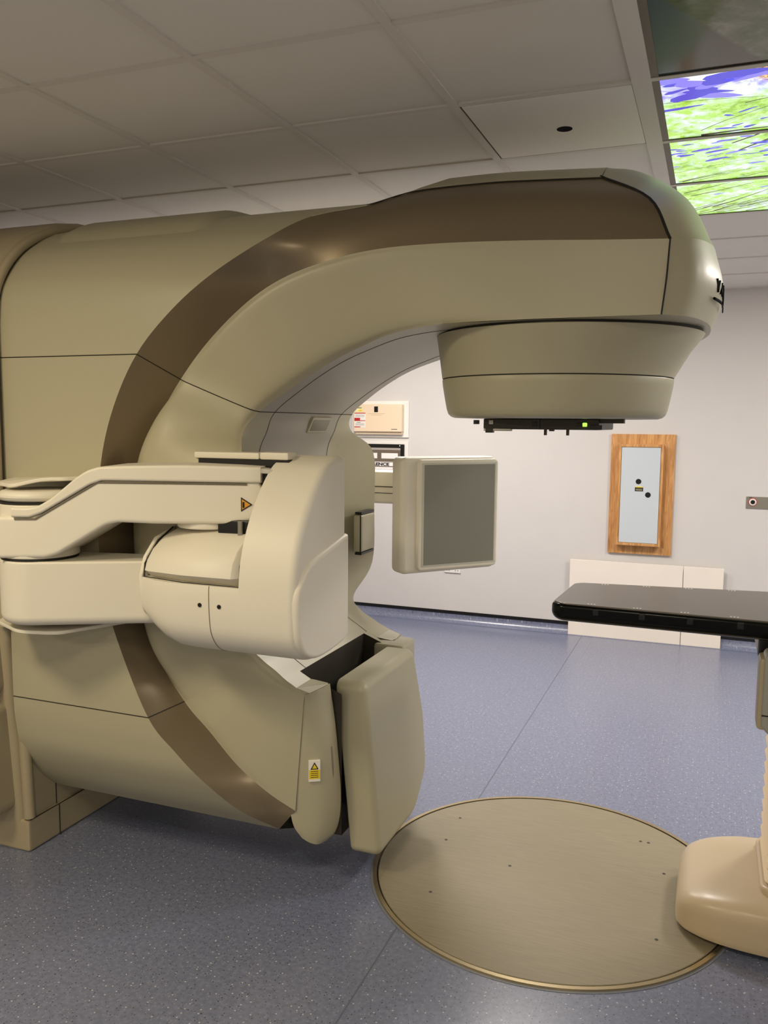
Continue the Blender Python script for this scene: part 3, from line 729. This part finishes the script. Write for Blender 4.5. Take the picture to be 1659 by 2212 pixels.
def kv_source():
    A = Vector((-1.56, -.91, 0)); ang = math.radians(17.77)
    du = Vector((math.cos(ang), math.sin(ang), 0)); dw = Vector((-math.sin(ang), math.cos(ang), 0))
    HX, HY = -1.585, -.785
    def plate(nm, z, rise, pts):
        P = round_poly(pts, [0, .03, .06, .05, 0], seg=6)
        def xf(v):
            t = min(1, max(0, (v.x+1.62)/.12)); t = t*t*(3-2*t)
            return Vector((v.x, v.y, v.z+rise*t))
        out = []
        for i in range(len(P)):
            a, b_ = P[i], P[(i+1) % len(P)]; n = max(1, int((b_-a).length/.025)); out += [a.lerp(b_, k/n) for k in range(n)]
        return mesh_part(prism, nm, out, 'Z', z-.012, z, M_KV, r=.003, xf=xf, smooth=40, tess=True)
    plate('pivot_bracket', 1.445, .022, [(-1.86, -.60), (-1.74, -.82), (-1.60, -.885), (-1.46, -.80), (-1.36, -.60)])
    plate('pivot_bracket', .967, -.008, [(-1.86, -.60), (-1.76, -.81), (-1.60, -.885), (-1.48, -.82), (-1.38, -.60)])
    # pivot and upper arm
    def ax(z0, z1, r, nm, m=M_KV, bev=.01): return mesh_part(cyl, nm, (HX, HY, (z0+z1)/2), r, z1-z0, 'Z', m, seg=48, bev=bev)
    ax(1.206, 1.380, .125, 'pivot_hub', bev=.004)
    ax(1.380, 1.387, .120, 'panel_joint', M_DARK, 0)
    ax(1.387, 1.424, .125, 'pivot_cap', bev=.022)
    ax(1.197, 1.207, .122, 'panel_joint', M_DARK, 0)
    def dense(P, step=.025):
        out = []
        for i in range(len(P)):
            a, b_ = Vector(P[i]), Vector(P[(i+1) % len(P)]); n = max(1, int((b_-a).length/step))
            out += [a.lerp(b_, k/n) for k in range(n)]
        return out
    def armf(v):     # arm frame: along the arm, back from its front face, up; the free end is rounded in plan
        w_ = v.y; e = min(1, max(0, (v.x-.745)/.105))
        if w_ < .1: w_ += .085*(1-math.sqrt(max(0, 1-e*e)))
        return A+du*v.x+dw*w_+Vector((0, 0, v.z))
    def lerp1(T, u):
        for (a, za), (b_, zb) in zip(T, T[1:]):
            if a <= u <= b_: return za+(zb-za)*(u-a)/max(1e-9, b_-a)
        return T[-1][1]
    def beam(nm, bot, top, u0, u1, w0, r):
        n = int((u1-u0)/.014); rows = []
        for k in range(n+1):
            u = u0+(u1-u0)*k/n; z0, z1 = lerp1(bot, u), lerp1(top, u)
            P = round_poly([(w0, z0), (.23, z0), (.23, z1), (w0, z1)], min(r, (z1-z0)*.45), seg=4)
            mids = []
            for i in range(len(P)):      # extra points on the long sides keep the shading flat
                a, b_ = P[i], P[(i+1) % len(P)]; mids.append(a)
                if (i+1) % 5 == 0: mids += [a.lerp(b_, .04), a.lerp(b_, .5), a.lerp(b_, .96)]
            rows.append([armf(Vector((u, p.x, p.y))) for p in mids])
        return mesh_part(loft, nm, rows, M_KV, cap=True, closed=True, smooth=40)
    beam('upper_arm', [(-.07,1.208),(.09,1.212),(.13,1.225),(.29,1.322),(.33,1.331),(.443,1.328),(.70,1.331),(.785,1.346),(.86,1.37)],
         [(-.07,1.345),(.045,1.345),(.085,1.358),(.245,1.452),(.285,1.466),(.786,1.466),(.7865,1.437),(.86,1.437)], -.07, .85, 0, .012)
    beam('upper_arm_lid', [(-.011,1.343),(.045,1.343),(.085,1.357),(.245,1.450),(.285,1.464),(.80,1.462)],
         [(-.011,1.375),(.04,1.374),(.075,1.380),(.12,1.405),(.20,1.471),(.235,1.494),(.275,1.507),(.35,1.511),(.55,1.516),(.70,1.514),(.80,1.511)], -.011, .788, -.010, .008)
    beam('lid_tongue', [(.77,1.493),(.85,1.487)], [(.77,1.510),(.85,1.497)], .78, .845, -.004, .003)
    groove = [armf(Vector((u, -.001, z))) for u, z in ((-.005, 1.337), (.063, 1.338), (.268, 1.4575), (.5, 1.458), (.70, 1.4575), (.745, 1.457))]
    mesh_part(tube, 'arm_groove', groove, .0035, mat('groove_shadow', rgb(120, 112, 94), .6))
    def plug(nm, u, w_, z, r, h, m=M_KV, bev=.006):
        p = armf(Vector((u, w_, z))); return mesh_part(cyl, nm, (p.x, p.y, p.z), r, h, 'Z', m, seg=40, bev=bev)
    plug('wrist_plate', .60, .12, 1.322, .11, .024); plug('wrist_cap', .70, .08, 1.318, .05, .026)
    # crush warning sign on the arm
    def sign(nm, pts, w0, w1, m, parent=LIN): return mesh_part(prism, nm, pts, 'Y', w0, w1, m, parent=parent, smooth=0, xf=lambda v: A+du*v.x+dw*v.y+Vector((0, 0, v.z)))
    sg = [(.726, 1.417), (.726, 1.372), (.762, 1.394)]
    cxs, czs = sum(p[0] for p in sg)/3, sum(p[1] for p in sg)/3
    tri = sign('warning_sign', sg, -.0020, .006, M_BLACK)
    sign('sign_face', [(cxs+(x-cxs)*.74, czs+(z-czs)*.74) for x, z in sg], -.0026, -.0019, M_ORG, tri)
    sign('sign_mark', [(.731, 1.384), (.737, 1.384), (.737, 1.402), (.731, 1.402)], -.0032, -.0025, M_BLACK, tri)
    # dark machinery at the wrist
    mesh_part(box, 'wrist_joint', (-.95, -.70, 1.295), (-.70, -.50, 1.345), M_BLACK, r=.008)
    mesh_part(prism, 'wrist_bracket', [(.786, 1.43), (.90, 1.43), (.90, 1.492), (.786, 1.492)], 'Y', .03, .20, M_BLACK, xf=lambda v: A+du*v.x+dw*v.y+Vector((0, 0, v.z)), smooth=0)
    mesh_part(tube, 'wrist_pipe', [A+du*.80+dw*.02+Vector((0, 0, 1.474)), A+du*.87+dw*.03+Vector((0, 0, 1.476))], .0065, M_STEEL, sides=10)
    mesh_part(tube, 'wrist_pipe', [A+du*.80+dw*.015+Vector((0, 0, 1.447)), A+du*.87+dw*.025+Vector((0, 0, 1.45))], .0075, M_STEEL, sides=10)
    mesh_part(cyl, 'wrist_bolt', (-.862, -.705, 1.32), .009, .045, 'Z', M_STEEL, seg=16)
    # lower arm
    la = [(HX+.127*math.cos(t), HY+.127*math.sin(t)) for t in [PI*.62+PI*1.03*k/24 for k in range(25)]]
    la = la+[(-1.225, -.735), (-1.06, -.655), (-1.06, -.60), (-1.3, -.60)]
    mesh_part(prism, 'lower_arm', la, 'Z', .985, 1.198, M_KV, r=.032, r2=.008, smooth=40, seg=4)
    # tube housing -------------------------------------------------------
    def yz(front, zt=1.545):
        P = [(-.46, .955), (-.50, .935), (-.66, .925), (-.76, .945), (-.815, 1.0), (-.83, 1.07), (-.83, 1.17), (-.815, 1.25), (-.775, 1.34), (-.71, 1.43), (-.63, 1.505), (-.565, zt-.012), (-.50, zt), (-.46, zt-.012)]
        return P
    full = [tuple(p[:2]) for p in cr([(y, z, 0) for y, z in yz(0)], 4)]
    horn = mesh_part(prism, 'source_housing', full, 'X', -.795, -.61, M_KV, r=.0, r2=.022, smooth=40, seg=4)
    low = [(y, z) for y, z in full if z < 1.152 and y < -.6]
    low = [(-.60, .93)]+low+[(-.829, 1.158), (-.60, 1.158)]
    def swell(v):
        t = min(1, max(0, (v.x+1.02)/-.16)); return Vector((v.x, v.y+.05*t*t*(1 if v.y < -.7 else 0), v.z+.07*t**2*max(0, (1.10-v.z)/.17)))
    xs = [-1.185, -1.18, -1.165, -1.14, -1.10, -1.05, -1.0, -.95, -.9, -.85, -.795]
    rows = [[swell(Vector((x, y, z))) for y, z in low] for x in xs]
    mesh_part(loft, 'source_housing_lower', rows, M_KV, cap=True, closed=True, smooth=40)
    # hinged lid in the recess
    lp = [(-.60, 1.157), (-.788, 1.157), (-.797, 1.159), (-.829, 1.184), (-.828, 1.188), (-.816, 1.225), (-.785, 1.26), (-.73, 1.295), (-.66, 1.315), (-.60, 1.32)]
    lpr = lp
    rows = []
    for x, ins in ((-1.168, .02), (-1.16, .006), (-1.14, 0), (-1.0, 0), (-.826, 0), (-.824, .001), (-.806, .022), (-.803, .028)):
        k = .035*min(1, max(0, (x+1.0)/-.17))
        rows.append([(x, min(-.60, y+ins+k), 1.157+(z-1.157)*(1-.10*min(1, max(0, (x+.95)/-.22)))-(ins if z > 1.2 else 0)) for y, z in lpr])
    mesh_part(loft, 'service_lid', rows, M_KV, cap=True, closed=True, smooth=30)
    mesh_part(tube, 'lid_gap', [(-.799, -.815, 1.158), (-1.0, -.815, 1.158), (-1.172, -.778, 1.158), (-1.174, -.77, 1.20), (-1.173, -.70, 1.265), (-1.172, -.62, 1.30)], .003, M_DARK)
    mesh_part(tube, 'lid_gap', [(-.799, -.82, 1.158), (-.799, -.815, 1.22), (-.799, -.775, 1.29)], .0025, M_DARK)
    # curved wall of the housing that rises on the left of the lid
    wl = [(y, z) for y, z in [(-.60, 1.10), (-.78, 1.10), (-.785, 1.16), (-.76, 1.22), (-.70, 1.275), (-.60, 1.30)]]
    mesh_part(prism, 'lid_side_wall', wl, 'X', -1.19, -1.176, M_KV, r=.004, smooth=40)
    # front joint and two screws
    jl = [(-.898, y-.0005, z) for y, z in low if y < -.62]
    mesh_part(tube, 'panel_joint', jl, .0013, mat('fine_joint', rgb(126, 116, 96), .6))
    for x in (-.93, -.862): mesh_part(cyl, 'screw_hole', (x, -.831, 1.098), .0065, .006, 'Y', M_BLACK, seg=20)
    # raised lower cover on the end face
    sidep = [(-.462, .96), (-.50, .94), (-.66, .93), (-.757, .95), (-.81, 1.0), (-.825, 1.07), (-.825, 1.15), (-.80, 1.19), (-.76, 1.225), (-.70, 1.245), (-.60, 1.265), (-.50, 1.285), (-.462, 1.29)]
    mesh_part(prism, 'end_cover', [tuple(p[:2]) for p in cr([(y, z, 0) for y, z in sidep], 3)], 'X', -.63, -.598, M_KV, r=0, r2=.014, smooth=40)
    # top bar reaching back from the housing
    mesh_part(box, 'top_bar', (-1.10, -.60, 1.531), (-.855, -.54, 1.553), M_KV, r=.006)
    mesh_part(box, 'top_bar', (-.853, -.60, 1.531), (-.75, -.54, 1.555), M_KV, r=.006)
    mesh_part(box, 'top_slot', (-1.085, -.595, 1.49), (-.75, -.56, 1.532), M_BLACK, smooth=0)
kv_source()

def kv_detector():
    # arm on the far side of the gantry
    arm = [(-1.60,1.19),(-1.43,1.19),(-1.22,1.275),(-.50,1.275),(-.50,1.425),(-1.23,1.425),(-1.47,1.345),(-1.60,1.345)]
    mesh_part(prism, 'far_arm', round_poly(arm, .03), 'Y', .70, .88, M_KV, r=.012)
    mesh_part(tube, 'panel_joint', [(-1.2, .698, 1.355), (-.6, .698, 1.355)], .002, M_DARK)
    mesh_part(tube, 'panel_joint', [(-1.2, .698, 1.325), (-.6, .698, 1.325)], .0015, M_DARK)
    mesh_part(cyl, 'far_pivot', (-1.61, .78, 1.2), .14, .42, 'Z', M_KV, seg=40, bev=.02)
    # detector housing turned about the vertical
    a = math.radians(48)
    c = Vector((-.455, .315, 0)); d = Vector((math.cos(a), math.sin(a), 0)); nrm = Vector((math.sin(a), -math.cos(a), 0))
    def xf(v): return c+d*v.x+nrm*v.y+Vector((0, 0, v.z))
    zc = 1.287
    body = round_poly([(-.262, -.235), (.19, -.232), (.19, .232), (-.262, .232)], [.026, .03, .03, .026])
    P = [(x, zc+z) for x, z in body]
    det = mesh_part(prism, 'detector_housing', P, 'Y', -.085, .0, M_KV, r=.008, r2=.022, xf=xf, seg=4)
    fr = mesh_part(prism, 'detector_frame', [(x, zc+z) for x, z in round_poly([(-.195, -.222), (.183, -.222), (.183, .222), (-.195, .222)], .018)], 'Y', -.01, .012, M_KV, r=0, r2=.008, xf=xf)
    mesh_part(prism, 'detector_inner_frame', [(x, zc+z) for x, z in [(-.178, -.207), (.171, -.207), (.171, .209), (-.178, .209)]], 'Y', .0, .0135, mat('frame_grey', rgb(196, 196, 184), .4), r=0, r2=.002, xf=xf, smooth=0)
    mesh_part(prism, 'detector_screen', [(x, zc+z) for x, z in [(-.168, -.199), (.163, -.199), (.163, .201), (-.168, .201)]], 'Y', .002, .0145, M_SCREEN, xf=xf, smooth=0)
    mesh_part(box, 'detector_wrist', (-.62, .46, 1.27), (-.50, .86, 1.42), M_KV, r=.02)
    # hinge insert in the far shoulder of the gantry
    ins = mesh_part(box, 'hinge_insert', (-.96, .40, 1.085), (-.916, .556, 1.25), M_COVER, r=.012)
    for z in (1.078, 1.257): mesh_part(box, 'hinge_gap', (-.955, .41, z-.006), (-.922, .556, z+.006), M_BLACK, r=.003)
    mesh_part(tube, 'hinge_gap', [(-.924, .402, 1.085), (-.924, .402, 1.25)], .003, M_BLACK)
kv_detector()

def mv_imager():
    # panel housing, its foot pushed out from the gantry
    def lean(v): return Vector((v.x+(.73-v.z)*.10, v.y, v.z))
    face = round_poly([(-.30, .10), (.10, .10), (.27, .22), (.29, .45), (.235, .735), (-.30, .735)], [.034, .18, .12, .2, .05, .034], seg=8)
    o = prism('imager_housing', face, 'X', -.722, -.608, M_COVER, LIN, r=.008, r2=.03, seg=5, scale=S, xf=lean)
    # bridge to the far bumper
    mesh_part(box, 'imager_bridge', (-.80, .245, .62), (-.66, .40, .735), M_COVER, r=.02)
mv_imager()

def stickers():
    # laser sticker on the bumper, following its bend
    X, Y = -.727, -.400
    d = Vector((.052, .032, 0)).normalized(); n = Vector((d.y, -d.x, 0))
    c = Vector((-.740, -.4335, .445))
    def quad(u0, u1, z0, z1, h):
        return [c+d*u0+n*h+Vector((0, 0, z0)), c+d*u1+n*h+Vector((0, 0, z0)), c+d*u1+n*h+Vector((0, 0, z1)), c+d*u0+n*h+Vector((0, 0, z1))]
    def slab(nm, u0, u1, z0, z1, h0, h1, m, parent=LIN):
        v = quad(u0, u1, z0, z1, h0)+quad(u0, u1, z0, z1, h1)
        return mesh_part(build, nm, v, [(0, 1, 2, 3), (4, 5, 6, 7), (0, 1, 5, 4), (1, 2, 6, 5), (2, 3, 7, 6), (3, 0, 4, 7)], m, parent=parent, smooth=0)
    s = slab('laser_sticker', -.02, .02, -.03, .045, .0, .010, M_PAPER)
    slab('sticker_text_panel', -.019, .019, -.02, .012, .010, .0106, M_YEL, s)
    tri = [c+d*-.014+n*.0107+Vector((0, 0, .014)), c+d*.014+n*.0107+Vector((0, 0, .014)), c+n*.0107+Vector((0, 0, .040))]
    mesh_part(build, 'sticker_triangle', tri+[p+n*.0006 for p in tri], [(0, 1, 2), (3, 4, 5), (0, 1, 4, 3), (1, 2, 5, 4), (2, 0, 3, 5)], M_BLACK, parent=s, smooth=0)
    g = sum(tri, Vector())/3; t2 = [g+(p-g)*.62+n*.0007 for p in tri]
    mesh_part(build, 'sticker_triangle_fill', t2+[p+n*.0005 for p in t2], [(0, 1, 2), (3, 4, 5), (0, 1, 4, 3), (1, 2, 5, 4), (2, 0, 3, 5)], M_YEL, parent=s, smooth=0)
    for z in (-.014, -.007, 0, .007): slab('sticker_line', -.013, .013, z-.001, z+.001, .0106, .011, M_GUN, s)
stickers()

# ================================================================== FLOOR PLATE
def turntable():
    t = thing('turntable_plate', (0, 0, 0), 'round bronze metal turntable plate set into the blue floor', 'floor plate')
    lathe('plate', [(.622, .0005), (.622, .006), (.62, .0075)], 0, 0, M_PLATE, t, seg=128, scale=S)
    def ring(nm, r0, r1, z, m):
        v = []; n = 128
        for r, zz in ((r0, .0003), (r0, z), (r1, z), (r1, .0003)):
            v += [(r*math.cos(2*PI*k/n), r*math.sin(2*PI*k/n), zz) for k in range(n)]
        f = grid_faces(4, n, 0, True)
        return build(nm, v, f, m, t, S, 35)
    ring('gap_ring', .622, .628, .003, M_BLACK)
    ring('rim', .628, .642, .0085, M_BRASS)
    ring('seal_ring', .642, .650, .002, mat('floor_sealant', rgb(126, 130, 142), .35))
    for x, y in ((-.42, .30), (.30, .38), (.33, .38), (-.36, -.28), (.40, -.27), (-.42, .10), (.40, .16), (-.14, .0)):
        cyl('fixing_hole', (x, y, .0076), .006, .001, 'Z', M_GUN, t, seg=12, scale=S)
turntable()

# ================================================================== COUCH
def couch():
    t = thing('treatment_couch', (1.3, 0, 0), 'treatment couch with thin glossy black top on beige pleated column', 'couch')
    # base
    secs = [(.449, .10, .055), (.452, .145, .09), (.462, .18, .116), (.485, .212, .138), (.53, .24, .156), (.58, .257, .167), (.64, .268, .176), (.70, .274, .18), (.80, .278, .182), (1.0, .28, .182), (1.6, .28, .182), (2.1, .275, .18)]
    rows = []
    for x, w_, h in secs:
        q = [(-.985, .16), (-1.0, .28), (-1.0, .62), (-.985, .76), (-.94, .87), (-.83, .95), (-.6, .99), (-.3, 1.0), (0, 1.0)]
        sect = [(x, y*w_, max(.028, z*h)) for y, z in q]; sect = sect+[(x, -y, z) for _, y, z in sect[-2::-1]]
        rows.append(sect)
    rows = [cr(r, 3) for r in rows]
    cols = [cr([r[j] for r in rows], 4) for j in range(len(rows[0]))]
    rows = [[c[i] for c in cols] for i in range(len(cols[0]))]
    base = loft('base', rows, M_BASE, t, S, smooth=60, cap=True)
    prism('toe_kick', round_poly([(.50, -.215), (2.05, -.25), (2.05, .25), (.50, .215)], .1), 'Z', .0085, .04, M_BLACK, t, scale=S)
    lip = round_poly([(.70, -.19), (1.85, -.19), (1.85, .19), (.70, .19)], .04)
    prism('bellows_lip', lip, 'Z', .165, .203, M_BASE, t, r=.01, scale=S)
    # pleated bellows
    v = []; n = None; nr = 0
    for k in range(33):
        z = .190+k*.0230; ins = (.0 if k % 2 else .014)+.0*k
        P = round_poly([(.712+ins, -.175+ins), (1.83-ins, -.175+ins), (1.83-ins, .175-ins), (.712+ins, .175-ins)], .03, seg=3)
        n = len(P); v += [(p.x, p.y, z) for p in P]; nr += 1
    build('bellows', v, grid_faces(nr, n, 0, True), M_BELL, t, S, 20)
    box('carriage', (.655, -.17, .935), (2.15, .20, 1.005), M_BLACK, t, r=.01, scale=S)
    box('carriage_rail', (.640, -.20, 1.000), (2.2, .24, 1.03), M_BLACK, t, r=.008, scale=S)
    # side control box
    sb = prism('side_console', round_poly([(.668, .76), (.69, .735), (.90, .735), (.90, .985), (.668, .985)], [.02, .03, .02, .02, .02]), 'Y', -.30, -.205, M_SMOKE, t, r=.01, scale=S)
    box('console_shell', (.655, -.285, .745), (.70, -.19, .965), M_STAND, t, r=.012, scale=S)
    box('console_joint', (.667, -.3012, .795), (.9, -.299, .799), M_DARK, sb, scale=S, smooth=0)
    cyl('console_knob', (.70, -.302, .86), .012, .01, 'Y', M_STEEL, sb, seg=20, scale=S, bev=.002)
    # top
    out = round_poly([(.012, -.20), (.75, -.222), (2.35, -.255), (2.35, .315), (.75, .315), (.032, .205)], [.05, .3, .05, .05, .3, .05], seg=6)
    body = prism('couch_top', out, 'Z', 1.000, 1.060, M_CARBON, t, r=.030, r2=.012, seg=5, scale=S)
    ins = [(p.x+(.007 if p.x < .2 else 0), p.y*.965) for p in out]
    prism('couch_surface', ins, 'Z', 1.058, 1.0635, M_CTOP, t, r=0, r2=.003, scale=S)
    wm = mat('index_white', rgb(225, 225, 220), .5)
    for i in range(9):
        x = .165+.145*i
        yn = -.2-(x-.03)*.03 if x < .75 else -.222-(x-.75)*.0206
        yfar = .205+(x-.05)*.157 if x < .75 else .315
        prism('index_notch', round_poly([(x-.010, yn-.003), (x+.010, yn-.003), (x+.010, yn+.006), (x-.010, yn+.006)], .003), 'Z', 1.032, 1.054, M_BLACK, body, r=.003, scale=S)
        for k in range(3):
            for yy in (yn+.028, yfar-.03):
                box('index_mark', (x-.03+k*.010, yy-.003, 1.0633), (x-.025+k*.010, yy+.003, 1.0641), wm, body, scale=S, smooth=0)
    cyl('end_stop', (.034, .005, 1.045), .007, .012, 'X', M_BLACK, body, seg=14, scale=S)
couch()

# ================================================================== THINGS ON THE BACK WALL
Y = WALL_Y
def laser_panel():
    t = thing('laser_panel', (0, Y, 1.18), 'pale blue laser panel in a mitred oak frame on the back wall', 'wall panel')
    x0, x1, z0, z1 = -.243, .244, .705, 1.661
    a0, a1, b0, b1 = -.176, .163, .778, 1.582
    def rail(pts):
        v = [(x, Y-.022, z) for x, z in pts]+[(x, Y-.001, z) for x, z in pts]
        build('frame_rail', v, [(0, 1, 2, 3), (4, 5, 6, 7), (0, 1, 5, 4), (1, 2, 6, 5), (2, 3, 7, 6), (3, 0, 4, 7)], M_WOOD, t, smooth=0)
    rail([(x0, z0), (x1, z0), (a1, b0), (a0, b0)]); rail([(x1, z0), (x1, z1), (a1, b1), (a1, b0)])
    rail([(x1, z1), (x0, z1), (a0, b1), (a1, b1)]); rail([(x0, z1), (x0, z0), (a0, b0), (a0, b1)])
    for lo, hi in (((a0, Y-.085, b0), (a0+.02, Y-.001, b1)), ((a1-.02, Y-.085, b0), (a1, Y-.001, b1)), ((a0+.02, Y-.085, b0), (a1-.02, Y-.001, b0+.022)), ((a0+.02, Y-.085, b1-.022), (a1-.02, Y-.001, b1))):
        box('box_rail', lo, hi, M_WOOD, t, r=.004)
    p = box('panel', (a0+.022, Y-.080, b0+.024), (a1-.022, Y-.002, b1-.024), M_PALE, t, r=.002)
    box('panel_shadow_gap', (a0+.019, Y-.072, b0+.020), (a1-.019, Y-.003, b1-.020), M_BLACK, t, smooth=0)
    for x, z in ((-.018, 1.29), (.057, 1.187)): cyl('laser_opening', (x, Y-.0805, z), .021, .004, 'Y', M_BLACK, p, seg=28)
    box('laser_label', (-.043, Y-.0815, 1.213), (.019, Y-.0795, 1.243), M_BLACK, p, smooth=0)
    box('label_strip', (-.040, Y-.083, 1.243), (.016, Y-.0795, 1.250), M_YEL, p, smooth=0)
    box('label_face', (-.036, Y-.0825, 1.217), (.012, Y-.081, 1.235), mat('label_olive', rgb(120, 116, 92), .5), p, smooth=0)
laser_panel()
def button_plate():
    t = thing('steel_switch_plate', (1.0, Y, 1.15), 'brushed steel wall plate with a red ringed push button', 'switch')
    box('plate', (.772, Y-.008, 1.106), (1.25, Y, 1.198), M_STEEL, t, r=.002)
    b_ = cyl('button_ring', (.818, Y-.011, 1.157), .030, .008, 'Y', M_RED, t, seg=32, bev=.001)
    cyl('button_collar', (.818, Y-.014, 1.157), .026, .008, 'Y', M_WHITE, b_, seg=32, bev=.001)
    cyl('button', (.818, Y-.017, 1.157), .016, .012, 'Y', M_BLACK, b_, seg=24, bev=.002)
    box('engraving', (.79, Y-.0085, 1.188), (.815, Y-.0078, 1.192), M_BLACK, t, smooth=0)
button_plate()
def board():
    t = thing('white_board_panel', (.05, Y-.04, 0), 'low white two piece board standing on the floor against the back wall', 'board')
    for x0, x1 in ((-.536, .343), (.347, .640)):
        v = []
        box('board_sheet', (x0, Y-.045, .001), (x1, Y-.030, .632), M_PVC, t, r=.002)
board()
def socket():
    t = thing('power_socket', (-1.55, Y, .48), 'white double power socket low on the back wall', 'socket')
    p = box('faceplate', (-1.625, Y-.012, .438), (-1.478, Y, .524), M_WHITE, t, r=.003)
    for cx in (-1.59, -1.513):
        for dx, dz in ((-.011, .0), (.011, .0), (0, .02)):
            box('pin_slot', (cx+dx-.003, Y-.0128, .455+dz), (cx+dx+.003, Y-.0115, .463+dz), M_BLACK, p, smooth=0)
    for cx in (-1.59, -1.513): box('rocker', (cx-.008, Y-.0150, .49), (cx+.008, Y-.0115, .508), M_WHITE, p, r=.002)
socket()
def alarm_panel():
    t = thing('alarm_panel', (-2.23, Y, 1.75), 'cream wall box with warning stickers inside a white surround', 'control box')
    box('surround', (-2.51, Y-.018, 1.606), (-1.970, Y, 1.925), M_WHITE, t, r=.004)
    p = box('cover', (-2.47, Y-.075, 1.655), (-2.012, Y-.018, 1.895), M_PEACH, t, r=.008)
    box('cover_base', (-2.46, Y-.05, 1.632), (-2.02, Y-.018, 1.656), M_PEACH, t, r=.004)
    box('window', (-2.272, Y-.0765, 1.826), (-2.236, Y-.074, 1.876), M_BLACK, p, smooth=0)
    f = Y-.0752
    def st(nm, x0, x1, z0, z1, m, h=.0006): box(nm, (x0, f-h, z0), (x1, f, z1), m, p, smooth=0)
    st('sticker', -2.46, -2.352, 1.69, 1.82, M_PAPER)
    st('sticker', -2.452, -2.385, 1.828, 1.872, mat('sticker_pale_yellow', rgb(238, 226, 170), .5))
    st('sticker_mark', -2.418, -2.388, 1.832, 1.846, M_YEL, .0012); st('sticker_mark', -2.45, -2.39, 1.860, 1.866, M_GUN, .0012)
    st('sticker_mark', -2.46, -2.354, 1.813, 1.820, M_RED, .0012); st('sticker_mark', -2.46, -2.405, 1.752, 1.776, M_RED, .0012)
    st('sticker_mark', -2.46, -2.354, 1.748, 1.754, M_RED, .0012); st('sticker_mark', -2.46, -2.402, 1.692, 1.700, M_RED, .0012)
    for z in (1.80, 1.793, 1.786, 1.725, 1.718, 1.711): st('sticker_text', -2.45, -2.365, z-.0012, z+.0012, mat('text_grey', rgb(150, 146, 140), .6), .0012)
    st('sticker_text', -2.44, -2.40, 1.734, 1.738, M_GUN, .0012)
    st('legend', -2.33, -2.17, 1.812, 1.815, mat('legend_gold', rgb(200, 172, 130), .5)); st('legend', -2.30, -2.20, 1.800, 1.803, MATS['legend_gold'])
    st('legend', -2.11, -2.055, 1.676, 1.681, M_GUN)
alarm_panel()
def monitor():
    t = thing('display_monitor', (-2.25, Y, 1.4), 'black framed wall monitor in a white surround showing a grey screen', 'monitor')
    box('surround', (-2.62, Y-.02, 1.21), (-1.970, Y, 1.573), M_WHITE, t, r=.004)
    b_ = box('bezel', (-2.585, Y-.035, 1.24), (-2.003, Y-.02, 1.547), M_BLACK, t, r=.003)
    sm = mat('screen_grey', rgb(150, 142, 134), .3, emit=(rgb(150, 142, 134), .35))
    sp = mat('screen_white', rgb(230, 226, 222), .3, emit=(rgb(230, 226, 222), .15))
    sb = mat('screen_brown', rgb(98, 86, 74), .3, emit=(rgb(98, 86, 74), .35))
    s = box('screen', (-2.555, Y-.0365, 1.262), (-2.037, Y-.0345, 1.514), sm, b_, smooth=0)
    f = Y-.0366
    def q(nm, x0, x1, z0, z1, m, h): box(nm, (x0, f-h, z0), (x1, f, z1), m, b_, smooth=0)
    q('screen_area', -2.555, -2.037, 1.395, 1.496, sb, .0004)
    for x0, x1 in ((-2.53, -2.40), (-2.37, -2.255), (-2.215, -2.06)): q('screen_tile', x0, x1, 1.42, 1.468, sp, .0008)
    q('screen_area', -2.555, -2.037, 1.325, 1.385, sp, .0004); q('screen_area', -2.555, -2.037, 1.345, 1.354, sb, .0008)
    mw = Matrix(((1, 0, 0, -2.405), (0, 0, -1, f-.001), (0, 1, 0, 1.358), (0, 0, 0, 1)))
    text_mesh('screen_text', 'REFERENCE', .034, M_BLACK, b_, mw, extrude=.0004, xscale=1.50, bold=.045)
    cyl('bezel_lamp', (-2.043, Y-.0355, 1.534), .005, .002, 'Y', M_PAPER, b_, seg=12)
monitor()
